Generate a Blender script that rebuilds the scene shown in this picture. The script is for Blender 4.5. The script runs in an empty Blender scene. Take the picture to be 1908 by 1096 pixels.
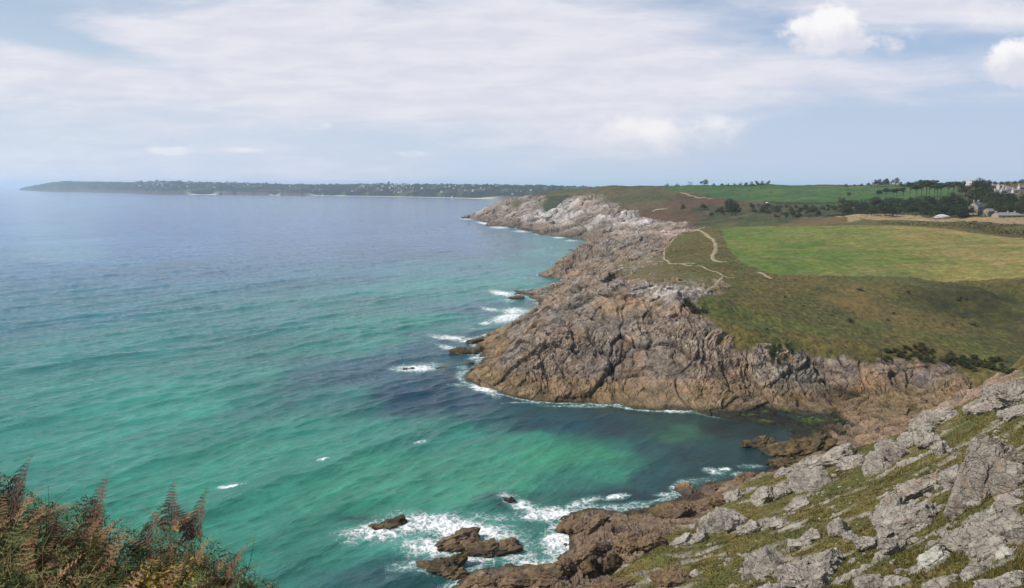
import bpy, math, random
import numpy as np
C = bpy.context.scene.collection
rnd = random.Random(7)
# ------------------------------------------------------------------ camera
H = 55.0; F = 1400.0; TH = math.atan(202.5 / F)
CT, ST = math.cos(TH), math.sin(TH)
sc = bpy.context.scene
cam_d = bpy.data.cameras.new('camera'); cam = bpy.data.objects.new('camera', cam_d); C.objects.link(cam)
cam.location = (0, 0, H); cam.rotation_euler = (math.pi / 2 - TH, 0, 0)
cam_d.sensor_width = 36; cam_d.lens = 36 * F / 1908; cam_d.clip_start = 0.1; cam_d.clip_end = 200000
sc.camera = cam
# ------------------------------------------------------------------ view, sampling
sc.view_settings.view_transform = 'Standard'; sc.view_settings.look = 'None'
sc.view_settings.exposure = 0.06; sc.view_settings.gamma = 1.0
sc.cycles.use_denoising = True; sc.cycles.max_bounces = 5; sc.cycles.diffuse_bounces = 2; sc.cycles.glossy_bounces = 2
sc.cycles.transparent_max_bounces = 6; sc.cycles.volume_bounces = 1
# ------------------------------------------------------------------ sun
SUN = np.array([-0.80, -0.12, 0.80]); SUN /= np.linalg.norm(SUN)
el = math.asin(SUN[2]); az = math.atan2(SUN[0], SUN[1])
sd = bpy.data.lights.new('sun', 'SUN'); sun = bpy.data.objects.new('sun', sd); C.objects.link(sun)
sd.energy = 4.8; sd.angle = math.radians(0.6); sd.color = (1.0, 0.93, 0.83)
from mathutils import Vector, Matrix, Euler
sun.rotation_euler = Vector(SUN).to_track_quat('Z', 'Y').to_euler(); sun.location = (0, 0, 300)

# ------------------------------------------------------------------ node helpers
class NT:
    def __init__(s, tree): s.t = tree; s.n = tree.nodes; s.l = tree.links
    def node(s, typ, **kw):
        n = s.n.new(typ)
        for k, v in kw.items(): setattr(n, k, v)
        return n
    def put(s, sock, v):
        if isinstance(v, bpy.types.NodeSocket): s.l.new(v, sock)
        else: sock.default_value = v
    def m(s, op, a, b=None, c=None, clamp=False):
        n = s.n.new('ShaderNodeMath'); n.operation = op; n.use_clamp = clamp
        for i, v in enumerate((a, b, c)):
            if v is not None: s.put(n.inputs[i], v)
        return n.outputs[0]
    def vm(s, op, a, b=None, scale=None):
        n = s.n.new('ShaderNodeVectorMath'); n.operation = op
        s.put(n.inputs[0], a)
        if b is not None: s.put(n.inputs[1], b)
        if scale is not None: s.put(n.inputs['Scale'], scale)
        return n.outputs[0]
    def xyz(s, x, y, z):
        n = s.n.new('ShaderNodeCombineXYZ')
        for i, v in enumerate((x, y, z)): s.put(n.inputs[i], v)
        return n.outputs[0]
    def sep(s, v):
        n = s.n.new('ShaderNodeSeparateXYZ'); s.put(n.inputs[0], v); return n.outputs
    def noise(s, vec, scale, detail=4, rough=0.55, dist=0.0, dim='3D', color=False):
        n = s.n.new('ShaderNodeTexNoise'); n.noise_dimensions = dim
        s.put(n.inputs['Vector'], vec); s.put(n.inputs['Scale'], scale); n.inputs['Detail'].default_value = detail
        n.inputs['Roughness'].default_value = rough; n.inputs['Distortion'].default_value = dist
        return n.outputs['Color'] if color else n.outputs['Fac']
    def ramp(s, v, a, b, lo=0.0, hi=1.0, smooth=True):
        n = s.n.new('ShaderNodeMapRange'); n.interpolation_type = 'SMOOTHSTEP' if smooth else 'LINEAR'
        s.put(n.inputs[0], v); s.put(n.inputs[1], a); s.put(n.inputs[2], b); s.put(n.inputs[3], lo); s.put(n.inputs[4], hi)
        return n.outputs[0]
    def mix(s, f, a, b, blend='MIX'):
        n = s.n.new('ShaderNodeMix'); n.data_type = 'RGBA'; n.blend_type = blend; n.clamp_factor = True
        s.put(n.inputs[0], f)
        for i, v in ((6, a), (7, b)):
            if not isinstance(v, bpy.types.NodeSocket) and len(v) == 3: v = (*v, 1)
            s.put(n.inputs[i], v)
        return n.outputs[2]
    def bump(s, h, strength, dist, normal=None):
        n = s.n.new('ShaderNodeBump'); s.put(n.inputs['Height'], h); s.put(n.inputs['Strength'], strength)
        n.inputs['Distance'].default_value = dist
        if normal is not None: s.l.new(normal, n.inputs['Normal'])
        return n.outputs[0]

def sky_uv(px, py):      # direction towards a place in the sky, as (x/y, z/y)
    dn = (py - 548) / F; dy = CT - dn * ST
    return ((px - 954) / F / dy, (-ST - dn * CT) / dy)

# ------------------------------------------------------------------ world
w = bpy.data.worlds.new('World'); sc.world = w; w.use_nodes = True
t = NT(w.node_tree); t.n.clear()
out = t.node('ShaderNodeOutputWorld'); bg = t.node('ShaderNodeBackground'); bg.inputs[1].default_value = 0.1
sky = t.node('ShaderNodeTexSky', sky_type='NISHITA', sun_disc=False, sun_elevation=el, sun_rotation=az % (2 * math.pi))
sky.air_density = 1.0; sky.dust_density = 0.8; sky.ozone_density = 2.0; sky.altitude = 50
tc = t.node('ShaderNodeTexCoord').outputs['Generated']
X, Y, Z = t.sep(tc)[0:3]
ya = t.m('ADD', t.m('ABSOLUTE', Y), 0.03)
U = t.m('DIVIDE', X, ya); V = t.m('DIVIDE', Z, ya)
def gauss(px, py, sx, sy, amp, rot=0.0):     # soft patch of cover at a place in the sky
    u0, v0 = sky_uv(px, py); du = t.m('SUBTRACT', U, u0); dv = t.m('SUBTRACT', V, v0)
    if rot:
        c, s_ = math.cos(rot), math.sin(rot)
        du, dv = t.m('ADD', t.m('MULTIPLY', du, c), t.m('MULTIPLY', dv, s_)), t.m('SUBTRACT', t.m('MULTIPLY', dv, c), t.m('MULTIPLY', du, s_))
    q = t.m('ADD', t.m('POWER', t.m('ABSOLUTE', t.m('DIVIDE', du, sx / F)), 2.0), t.m('POWER', t.m('ABSOLUTE', t.m('DIVIDE', dv, sy / F)), 2.0))
    return t.m('MULTIPLY', t.m('EXPONENT', t.m('MULTIPLY', q, -1.0)), amp)
def total(lst):
    o = lst[0]
    for v in lst[1:]: o = t.m('ADD', o, v)
    return o
uv = t.xyz(t.m('MULTIPLY', U, 2.2), t.m('MULTIPLY', V, 11.0), 0.0)
n1 = t.noise(uv, 1.3, 7, 0.55, 0.5)
n2 = t.noise(t.vm('ADD', uv, (7.3, 2.1, 0.0)), 4.5, 6, 0.6, 0.3)
nn = t.m('ADD', t.m('MULTIPLY', n1, 0.72), t.m('MULTIPLY', n2, 0.28))
bias = total([gauss(350, 120, 800, 75, .34, -.02), gauss(950, 95, 620, 130, .30), gauss(1050, 190, 700, 38, .16), gauss(1500, 150, 420, 30, .12, .05),
              gauss(1750, 30, 260, 45, .20), gauss(150, 85, 260, 26, -.42, -.22), gauss(40, 30, 160, 30, -.30), gauss(1150, 265, 150, 42, .20), gauss(1400, 62, 200, 45, -.12),
              gauss(1680, 95, 160, 32, -.25), gauss(1750, 270, 500, 80, -.18), gauss(1100, 172, 200, 14, -.10),
              gauss(200, 330, 700, 25, .10)])
cov = t.ramp(t.m('ADD', nn, bias), 0.44, 0.82, 0.0, 0.96)
veil = t.ramp(U, 0.75, -0.7, 0.0, 1.0)                    # milky veil, thicker towards the left
low = t.ramp(V, .30, .0, .35, .97); skyc = t.mix(low, sky.outputs[0], t.mix(veil, t.mix(t.ramp(V, 0, .22), (5.2, 6.05, 7.6), (4.2, 5.4, 7.9)), (6.0, 6.9, 8.2)))
shade = t.ramp(n2, 0.3, 0.75, 0.0, 1.0)
ccol = t.mix(shade, (6.9, 7.0, 7.9), (8.0, 7.95, 8.6))
c0 = t.mix(cov, skyc, ccol)
# cumulus heaps
cu = t.xyz(t.m('MULTIPLY', U, 1.0), t.m('MULTIPLY', V, 1.35), 0.3)
b1 = t.noise(cu, 17.0, 8, 0.58, 0.15); b2 = t.noise(cu, 42.0, 6, 0.6)
bl = t.m('ADD', t.m('MULTIPLY', t.m('SUBTRACT', b1, .5), 2.3), t.m('MULTIPLY', t.m('SUBTRACT', b2, .5), 1.1))
def heap(c0, parts, lo, hi, alpha, base_py, top_py):
    g = total([gauss(*p) for p in parts])
    f = t.ramp(t.m('ADD', g, t.m('MULTIPLY', bl, t.m('MINIMUM', t.m('MULTIPLY', g, 1.6), 1.0))), lo, hi, 0.0, alpha)
    hh = t.ramp(t.m('ADD', V, t.m('MULTIPLY', t.m('SUBTRACT', b1, .5), .10)), sky_uv(900, base_py)[1], sky_uv(900, top_py)[1], 0.0, 1.0)
    hc = t.mix(hh, (6.9, 7.0, 7.9), (9.6, 9.4, 9.4))
    return t.mix(f, c0, hc)
c0 = heap(c0, [(1530, 42, 52, 34, .95), (1570, 82, 95, 32, .8), (1490, 78, 65, 30, .75), (1620, 95, 70, 16, .4)], .38, 1.05, .95, 110, 35)
c0 = heap(c0, [(1862, 112, 62, 38, 1.05), (1850, 138, 65, 26, .8), (1940, 130, 60, 40, .8)], .38, 1.0, .95, 150, 90)
c0 = heap(c0, [(1782, 180, 28, 14, .9), (1700, 200, 60, 8, .5)], .4, .9, .5, 195, 165)
c0 = heap(c0, [(1830, 45, 90, 40, .8), (1640, 75, 60, 20, .7)], .4, 1.0, .35, 80, 20)
c0 = heap(c0, [(1140, 245, 75, 26, .9), (1230, 250, 110, 28, .9), (1330, 235, 60, 16, .7), (1180, 275, 170, 24, .55)], .2, 1.25, .7, 290, 225)
c0 = heap(c0, [(330, 283, 75, 9, .9), (440, 282, 90, 7, .7)], .35, 1.0, .45, 292, 272)
c0 = heap(c0, [(800, 290, 70, 9, .9)], .35, 1.0, .4, 300, 280)
c0 = heap(c0, [(618, 240, 16, 12, .9), (625, 270, 12, 22, .5)], .35, 1.0, .3, 250, 230)
t.l.new(c0, bg.inputs[0]); t.l.new(bg.outputs[0], out.inputs[0])

# ------------------------------------------------------------------ numpy noise
R = np.random.RandomState(11)
G2 = R.rand(256, 256) * 2 * np.pi; GX, GY = np.cos(G2), np.sin(G2); V3 = R.rand(64, 64, 64)
def perlin(x, y):
    xi = np.floor(x).astype(np.int64); yi = np.floor(y).astype(np.int64); fx = x - xi; fy = y - yi
    u = fx * fx * fx * (fx * (fx * 6 - 15) + 10); v = fy * fy * fy * (fy * (fy * 6 - 15) + 10)
    def g(i, j):
        a = (xi + i) & 255; b = (yi + j) & 255; return GX[a, b] * (fx - i) + GY[a, b] * (fy - j)
    a = g(0, 0) * (1 - u) + g(1, 0) * u; b = g(0, 1) * (1 - u) + g(1, 1) * u
    return (a * (1 - v) + b * v) * 1.5
def fbm(x, y, o=4, g=.5):
    s = 0; a = 1.0; n = 0
    for i in range(o):
        s = s + a * perlin(x + i * 37.7, y - i * 19.3); n += a; a *= g; x = x * 2.03; y = y * 2.03
    return s / n
def v3(x, y, z):
    xi = np.floor(x).astype(np.int64); yi = np.floor(y).astype(np.int64); zi = np.floor(z).astype(np.int64)
    fx = x - xi; fy = y - yi; fz = z - zi
    fx = fx * fx * (3 - 2 * fx); fy = fy * fy * (3 - 2 * fy); fz = fz * fz * (3 - 2 * fz)
    a0, a1 = xi & 63, (xi + 1) & 63; b0, b1 = yi & 63, (yi + 1) & 63; c0, c1 = zi & 63, (zi + 1) & 63
    def L(c): 
        p = V3[a0, b0, c] * (1 - fx) + V3[a1, b0, c] * fx; q = V3[a0, b1, c] * (1 - fx) + V3[a1, b1, c] * fx
        return p * (1 - fy) + q * fy
    return L(c0) * (1 - fz) + L(c1) * fz
CJ = R.rand(32, 32, 32, 3); CG = R.randn(32, 32, 32, 3); CH = R.rand(32, 32, 32)
def facets(x, y, z, tilt=.45):
    """broken planar facets: every cell has its own level and its own tilt"""
    p = np.stack([x, y, z], -1).reshape(-1, 3); b = np.floor(p).astype(np.int64); best = np.full(len(p), 9.0); val = np.zeros(len(p)); sec = np.full(len(p), 9.0)
    for i in (-1, 0, 1):
        for j in (-1, 0, 1):
            for k in (-1, 0, 1):
                c = b + (i, j, k); h = (c[:, 0] & 31, c[:, 1] & 31, c[:, 2] & 31); q = p - (c + .15 + .7 * CJ[h]); d = (q * q).sum(1)
                m = d < best; sec = np.where(m, best, np.minimum(sec, d)); best = np.where(m, d, best); val = np.where(m, CH[h] - .5 + tilt * (q * CG[h]).sum(1), val)
    return val.reshape(np.shape(x)), (np.sqrt(sec) - np.sqrt(best)).reshape(np.shape(x))
def sst(a, b, x):
    q = np.clip((x - a) / (b - a), 0, 1); return q * q * (3 - 2 * q)

# ------------------------------------------------------------------ unprojection helpers
def ray(px, py):
    dn = (py - 548) / F; return np.array([(px - 954) / F, CT - dn * ST, -ST - dn * CT])
def at_z(px, py, z):
    d = ray(px, py); return np.array([0, 0, H]) + d * ((z - H) / d[2])
def at_d(px, py, D):          # point at horizontal distance D
    d = ray(px, py); return np.array([0, 0, H]) + d * (D / math.hypot(d[0], d[1]))

# ------------------------------------------------------------------ land heights
P = []
def Pz(*a):
    for px, py, z in a: P.append(tuple(at_z(px, py, z)))
def Pt(*a):
    for px, py, D in a: P.append(tuple(at_d(px, py, D)))
# middle headland, shore and face
Pz((1570,792,0.2),(1540,775,1.0),(1400,762,1.0),(1320,763,.7),(1250,765,0),(1100,752,0),(1000,750,0),(930,735,0),(858,712,0),(885,690,0),(900,662,0),(888,632,0),
   (965,600,0),(990,585,0),(995,562,0),(948,545,0),(1035,527,0),(1050,500,.5))
Pz((960,700,3.5),(1000,700,4.5),(1000,650,9.5),(1000,600,14.5),(1040,560,13),(1060,535,13),(950,655,4),(930,690,3),(1060,700,5),(1100,720,3),(1100,650,10.5),(1100,600,15.5),(1100,550,20),(1090,518,20),(1140,512,22),
   (1200,700,5.5),(1200,650,11),(1200,600,16),(1200,545,22),(1200,500,22.5),(1250,500,24),(1250,460,24.5),(1250,432,26),(1290,430,26.3),
   (1300,700,6),(1300,650,11.5),(1300,600,17),(1300,550,22),(1300,500,24),(1300,735,2.5),(1200,740,2),(1400,735,2.5),
   (1400,700,5.5),(1400,655,11),(1400,600,16),(1400,550,19.5),(1400,520,21.5),(1400,470,25),(1400,422,29.5),
   (1560,735,2.5),(1560,700,5.5),(1560,665,9.5),(1560,600,14),(1560,520,21),(1560,470,25.5),(1560,420,30),
   (1700,735,3),(1700,715,4),(1700,682,7.5),(1700,640,10.5),(1700,600,13.2),(1700,530,20.3),(1700,470,26),(1700,421,30.5),
   (1830,700,6),(1830,600,11.5),(1830,560,14.5),(1830,535,19.8),(1880,740,4),(1880,700,6.5),(1880,650,9.5),(1880,600,12),(1880,560,15.5),(1880,530,20.5),(1880,470,26),(1880,436,29.5),
   (2060,740,5),(2060,690,8),(2060,600,14),(2060,530,21),(2060,440,30),(2300,700,10),(2300,600,17),(2300,440,32),
   (1085,457,18.5),(1055,488,9),(1070,500,5),(1105,450,20),(1100,480,12),(1130,500,11),(1165,442,23),(1180,480,20),(1210,470,23))
# inner bay shelf
Pz((1560,810,.8),(1600,830,2.0),(1640,800,2.6),(1700,780,2.8),(1540,832,.6),(1485,848,.1),(1620,770,2.2),(1560,760,1.0),(1760,760,3.0),(1500,762,.8))
# far headland
Pz((868,408,-.5),(905,415,0),(950,424,0),(1000,433,0),(1040,442,0),(1085,450,0))
Pt((900,404,1220),(905,392,1235),(925,378,1260),(960,371,1260),(950,400,1130),(1000,363,1230),(1000,395,1060),(1000,418,970),(1040,357,1250),(1040,388,1050),(1040,420,900),
   (1075,385,985),(1100,364,1020),(1100,400,880),(1100,430,800),(1135,348,1180),(1110,350,1180),(1150,380,950),(1160,410,820),(1165,434,700),
   (1250,349,1250),(1250,370,950),(1250,400,800),(1250,420,680),(1330,348,1250),(1330,372,950),(1330,400,790),(1330,418,670),
   (1400,345.5,1250),(1400,360,1050),(1400,378,880),(1400,398,760),(1400,414,650),(1500,346,1250),(1500,360,1050),(1500,379,880),(1500,400,740),(1500,412,650),
   (1600,346,1200),(1600,360,1020),(1600,378,850),(1600,396,740),(1600,403,600),(1600,411,525),(1700,349,1050),(1700,376,820),(1720,392,700),(1700,405,600),(1700,412,520),
   (1800,405,600),(1800,412,520),(1800,390,650),(1800,370,740),(1800,350,900),(1850,351,850),(1850,370,740),(1900,405,600),(1900,370,740),(1900,344,950),(2060,405,600),(2060,370,740),(2060,335,1000),(2300,400,600),(2300,330,1000))
# hidden or unseen ground, given where it lies (x, y, z)
def az_pt(px, D, z): 
    a = math.atan((px - 954) / F / (CT)); P.append((D * math.sin(a), D * math.cos(a), z))
for px, D, z in [(1120,600,1),(1180,580,8),(1100,340,10),(1150,350,15),(1060,360,3),(1200,370,20),(1130,400,13),(1250,570,16),(1330,560,18),(1400,560,20),(1480,560,21),(1540,545,24),
                 (1130,520,2),(1080,560,-3),(1100,700,-1),(1120,1400,44),(1250,1500,44),(1400,1500,46),(1600,1500,48),(1800,1400,50),(2060,1500,50),
                 (1000,1350,20),(940,1370,5),(900,1380,-3),(1120,1550,8),(1200,2400,5),(1400,3300,20),(1700,3300,30),(2100,3300,40),(880,1250,-3)]: az_pt(px, D, z)
# open sea left of the far headland
for px_, D_ in [(860,1100),(820,1300),(860,1420),(800,1000),(840,1700),(900,1800),(960,2000),(1020,2600),(850,3300),(950,3500),(700,3000)]: az_pt(px_, D_, -7)
# sea floor
Pz(*[(a, b, -5) for a, b in [(600,650),(700,640),(780,620),(860,580),(900,540),(960,510),(990,480),(1000,455),(600,800),(850,800),(1000,830),(1100,840),(1230,850),(1000,900),(800,900),(700,960),(560,1096),
   (400,900),(300,600),(100,900),(500,450),(200,420),(800,430),(860,440),(930,440),(1150,880)]])
Pz((820,700,-1.6),(780,690,-1.4),(740,700,-3),(830,735,-2.5),(900,760,-3),(1000,785,-3.5),(1100,790,-3),(1250,800,-2.2),(1420,782,.75),(1500,788,.9),(1360,773,.6),(1540,795,.9),(1490,806,.55),(1440,770,1.0),(1400,806,-.8),(1340,792,-.9),(1330,850,-2.5),(1290,890,-1.8),(1420,850,-1.0),(1430,822,-.4),(860,655,-1.2),(830,640,-1.6),(930,590,-1),(900,560,-2.5),(1000,540,-1.5),(1020,500,-3),(1060,468,-2))
for px_, py_ in [(985,500),(1010,505),(1000,520),(1030,482),(1058,463),(970,528),(925,560),(940,530),(1072,452),(1040,470),(1020,520),(960,575),(870,615),(905,585)]: q_ = at_z(px_, py_, 0); P.append((q_[0], q_[1], -4.5))
# near hillside and its rocky foot
Pz((845,1078,-.2),(940,1045,-.1),(1010,1050,-.1),(1070,1020,.2),(1040,965,.2),(1100,950,.3),(1160,960,.4),(1230,935,.3),(1300,928,.2),(1385,890,.1),(1440,872,.3),(1040,1000,-.3),
   (1000,1075,2.5),(1100,1050,4),(1110,985,3),(1180,1000,4),(1250,980,3.6),(1320,948,3.2),(1080,1096,4.5),(900,1092,2),(1200,1096,8),(1200,1040,6.8),(1300,1010,8),(1350,938,4.5),(1440,892,8.5),(1400,1000,12.5),(1500,1096,22),(1500,960,17),
   (1560,848,14.5),(1600,900,18.5),(1650,820,18.5),(1700,1096,29.5),(1700,950,25),(1700,850,22.5),(1760,772,23),(1830,738,26.5),(1908,705,30),(1908,1096,36.5),(1908,950,34),(1908,800,32),(2060,1096,44),(2060,800,39),(2060,650,36))
for q in [(60,128,6),(45,130,3.5),(80,125,11),(95,125,16),(30,131,.5),(52,122,7.5),(0,12,45),(-10,12,42),(-40,12,22),(-60,40,-4),(-40,45,1),(-20,45,9),(0,42,24),(0,65,11),(-6,84,2),(-14,88,-1.5),(-30,75,-3),(22,15,43),(20,30,37),
          (50,20,62),(50,50,47),(90,50,70),(90,95,45),(130,100,60),(130,160,40),(12,95,2.5),(-60,12,8),(0,8.2,48),(16,8.2,47),(-16,8.2,46),(25,130,-2.5)]: P.append(q)
P = np.array(P)
def av(x, y): return np.arctan2(x, y), np.log(np.maximum(np.hypot(x, y), 8.0))
pa, pv = av(P[:, 0], P[:, 1]); cc = 0.012
def ker(da, dv): return np.sqrt(da * da + dv * dv + cc * cc)
Km = ker(pa[:, None] - pa[None], pv[:, None] - pv[None]) - 1e-3 * np.eye(len(P))
n_ = len(P); A = np.zeros((n_ + 1, n_ + 1)); A[:n_, :n_] = Km; A[:n_, n_] = 1; A[n_, :n_] = 1
W = np.linalg.solve(A, np.append(P[:, 2], 0))
GA = np.arange(-1.6, 1.0, .004); GV = np.arange(math.log(8), math.log(3600), .005)
HG = np.empty((len(GA), len(GV)))
for i in range(0, len(GA), 10):
    aa = GA[i:i + 10]; acc = np.full((len(aa), len(GV)), W[n_])
    for k in range(n_): acc += W[k] * ker(aa[:, None] - pa[k], GV[None] - pv[k])
    HG[i:i + 10] = acc
def hbase(x, y):
    a, v = av(x, y); fa = np.clip((a - GA[0]) / .004, 0, len(GA) - 1.001); fv = np.clip((v - GV[0]) / .005, 0, len(GV) - 1.001)
    i = fa.astype(int); j = fv.astype(int); fa = fa - i; fv = fv - j
    return (HG[i, j] * (1 - fa) + HG[i + 1, j] * fa) * (1 - fv) + (HG[i, j + 1] * (1 - fa) + HG[i + 1, j + 1] * fa) * fv
def hit(px, py, t0=20, t1=3000):      # first ground point the eye meets there
    d = ray(px, py); hd = math.hypot(d[0], d[1]); T = np.exp(np.linspace(math.log(t0), math.log(t1), 3000)) / hd
    x, y, z = d[0] * T, d[1] * T, H + d[2] * T; b = np.nonzero(np.maximum(hbase(x, y), 0) > z)[0]
    k = b[0] if len(b) else len(T) - 1
    return np.array([x[k], y[k], max(float(hbase(x[k:k+1], y[k:k+1])[0]), 0)])
def poly_world(pts, t0=20, t1=3000): return np.array([hit(a, b, t0, t1)[:2] for a, b in pts])
def inside(poly, x, y):
    r = np.zeros(x.shape, bool); j = len(poly) - 1
    for i in range(len(poly)):
        xi, yi = poly[i]; xj, yj = poly[j]
        c = ((yi > y) != (yj > y)); r ^= c & (x < (xj - xi) * (y - yi) / ((yj - yi) if yj != yi else 1e-9) + xi); j = i
    return r
def smooth_in(poly, x, y, wob, sc_, soft=0):     # region with a wandering edge
    dx = fbm(x / sc_, y / sc_, 3) * wob; dy = fbm(x / sc_ + 50, y / sc_ + 9, 3) * wob
    if not soft: return inside(poly, x + dx, y + dy).astype(float)
    r = 0
    for k in range(6):
        an = k * math.pi / 3; r = r + inside(poly, x + dx + soft * math.cos(an), y + dy + soft * math.sin(an))
    return r / 6.0

# ------------------------------------------------------------------ mesh helpers
def grid_mesh(name, V, nr, nc, mat, attrs=None, closed=False):
    me = bpy.data.meshes.new(name); me.vertices.add(nr * nc); me.vertices.foreach_set('co', V.astype(np.float32).ravel())
    idx = np.arange(nr * nc).reshape(nr, nc)
    if closed: idx = np.concatenate([idx, idx[:, :1]], 1)
    q = np.stack([idx[:-1, :-1], idx[:-1, 1:], idx[1:, 1:], idx[1:, :-1]], -1).reshape(-1, 4)
    return finish(name, me, q, mat, attrs)
def finish(name, me, q, mat, attrs=None, smooth=True):
    n = len(q); k = q.shape[1]
    me.loops.add(n * k); me.loops.foreach_set('vertex_index', q.astype(np.int32).ravel())
    me.polygons.add(n); me.polygons.foreach_set('loop_start', np.arange(0, n * k, k, dtype=np.int32))
    me.polygons.foreach_set('loop_total', np.full(n, k, np.int32)) if hasattr(me.polygons[0], 'loop_total') and False else None
    me.update(calc_edges=True); me.validate()
    if smooth: me.polygons.foreach_set('use_smooth', np.ones(len(me.polygons), bool))
    for nm, a in (attrs or {}).items():
        if a.ndim == 2: 
            if a.shape[1] == 3: a = np.concatenate([a, np.ones((len(a), 1))], 1)
            at = me.attributes.new(nm, 'FLOAT_COLOR', 'POINT'); at.data.foreach_set('color', a.astype(np.float32).ravel())
        else:
            at = me.attributes.new(nm, 'FLOAT', 'POINT'); at.data.foreach_set('value', a.astype(np.float32).ravel())
    me.materials.append(mat)
    o = bpy.data.objects.new(name, me); C.objects.link(o); return o
def tri_mesh(name, V, T, mat, attrs=None, smooth=False, parent=None):
    me = bpy.data.meshes.new(name); me.vertices.add(len(V)); me.vertices.foreach_set('co', np.asarray(V, np.float32).ravel())
    o = finish(name, me, np.asarray(T), mat, attrs, smooth)
    if parent: o.parent = parent
    return o
def tag(o, label=None, cat=None, group=None, kind=None):
    if label: o['label'] = label
    if cat: o['category'] = cat
    if group: o['group'] = group
    if kind: o['kind'] = kind
    return o
def empty(name, loc, rz=0):
    o = bpy.data.objects.new(name, None); o.empty_display_size = .2; C.objects.link(o); o.location = loc; o.rotation_euler = (0, 0, rz); return o
def copy_tree(o, parent=None):
    c = o.copy(); C.objects.link(c)
    if parent: c.parent = parent
    for ch in o.children: copy_tree(ch, c)
    return c

# ------------------------------------------------------------------ materials
def newmat(name):
    m = bpy.data.materials.new(name); m.use_nodes = True; q = NT(m.node_tree); q.n.clear()
    o = q.node('ShaderNodeOutputMaterial'); p = q.node('ShaderNodeBsdfPrincipled'); q.l.new(p.outputs[0], o.inputs[0])
    p.inputs['Roughness'].default_value = .9; p.inputs['Specular IOR Level'].default_value = .25
    return m, q, p
def land_mat(name, s):            # s: size of the finest grain in metres
    m, q, p = newmat(name); pos = q.node('ShaderNodeNewGeometry').outputs['Position']
    at = q.node('ShaderNodeAttribute', attribute_name='col'); col = at.outputs['Color']; rk = at.outputs['Alpha']
    a = q.noise(pos, 1 / (s * 9), 8, .62, .3); b = q.noise(pos, 1 / (s * 1.6), 6, .65)
    sp0 = q.vm('ADD', q.vm('MULTIPLY', pos, (1.0, .6, 1.1)), q.vm('SCALE', q.noise(pos, 1 / (s * 8), 4, .6, 0, color=True), scale=s * 9)); vr0 = q.node('ShaderNodeTexVoronoi', feature='DISTANCE_TO_EDGE'); q.put(vr0.inputs['Vector'], sp0); vr0.inputs['Scale'].default_value = 1 / (s * 7); cr_0 = q.ramp(vr0.outputs['Distance'], 0.0, .07, 0.0, 1.0)
    k = q.m('ADD', q.ramp(a, .28, .72, .62, 1.34, False), q.ramp(b, .28, .72, -.42, .42, False)); k = q.m('MULTIPLY', k, q.ramp(q.m('MULTIPLY', q.m('SUBTRACT', 1.0, cr_0), rk), 0, 1, 1.0, .8))
    c = q.vm('SCALE', col, scale=k)
    hue = q.noise(pos, 1 / (s * 20), 5, .6, 0, color=True)
    c = q.mix(.10, c, q.vm('MULTIPLY', c, q.vm('SCALE', hue, scale=2.1)))
    # dark joints in bare rock
    sp = q.vm('MULTIPLY', pos, (1.0, .7, 1.25))
    vr = q.node('ShaderNodeTexVoronoi', feature='DISTANCE_TO_EDGE'); q.put(vr.inputs['Vector'], q.vm('ADD', sp, q.vm('SCALE', q.noise(pos, 1 / (s * 6), 4, .6, 0, color=True), scale=s * 7))); vr.inputs['Scale'].default_value = 1 / (s * 9)
    cr = q.ramp(vr.outputs['Distance'], 0.0, .09, 0.0, 1.0)
    p.inputs['Base Color'].default_value = (1, 1, 1, 1)
    q.l.new(c, p.inputs['Base Color'])
    hh = q.m('ADD', q.m('MULTIPLY', b, .5), q.m('ADD', q.m('MULTIPLY', a, 1.6), q.m('MULTIPLY', q.m('MULTIPLY', cr, rk), .45)))
    q.l.new(q.bump(hh, .6, s * 2.6), p.inputs['Normal'])
    return m

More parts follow.
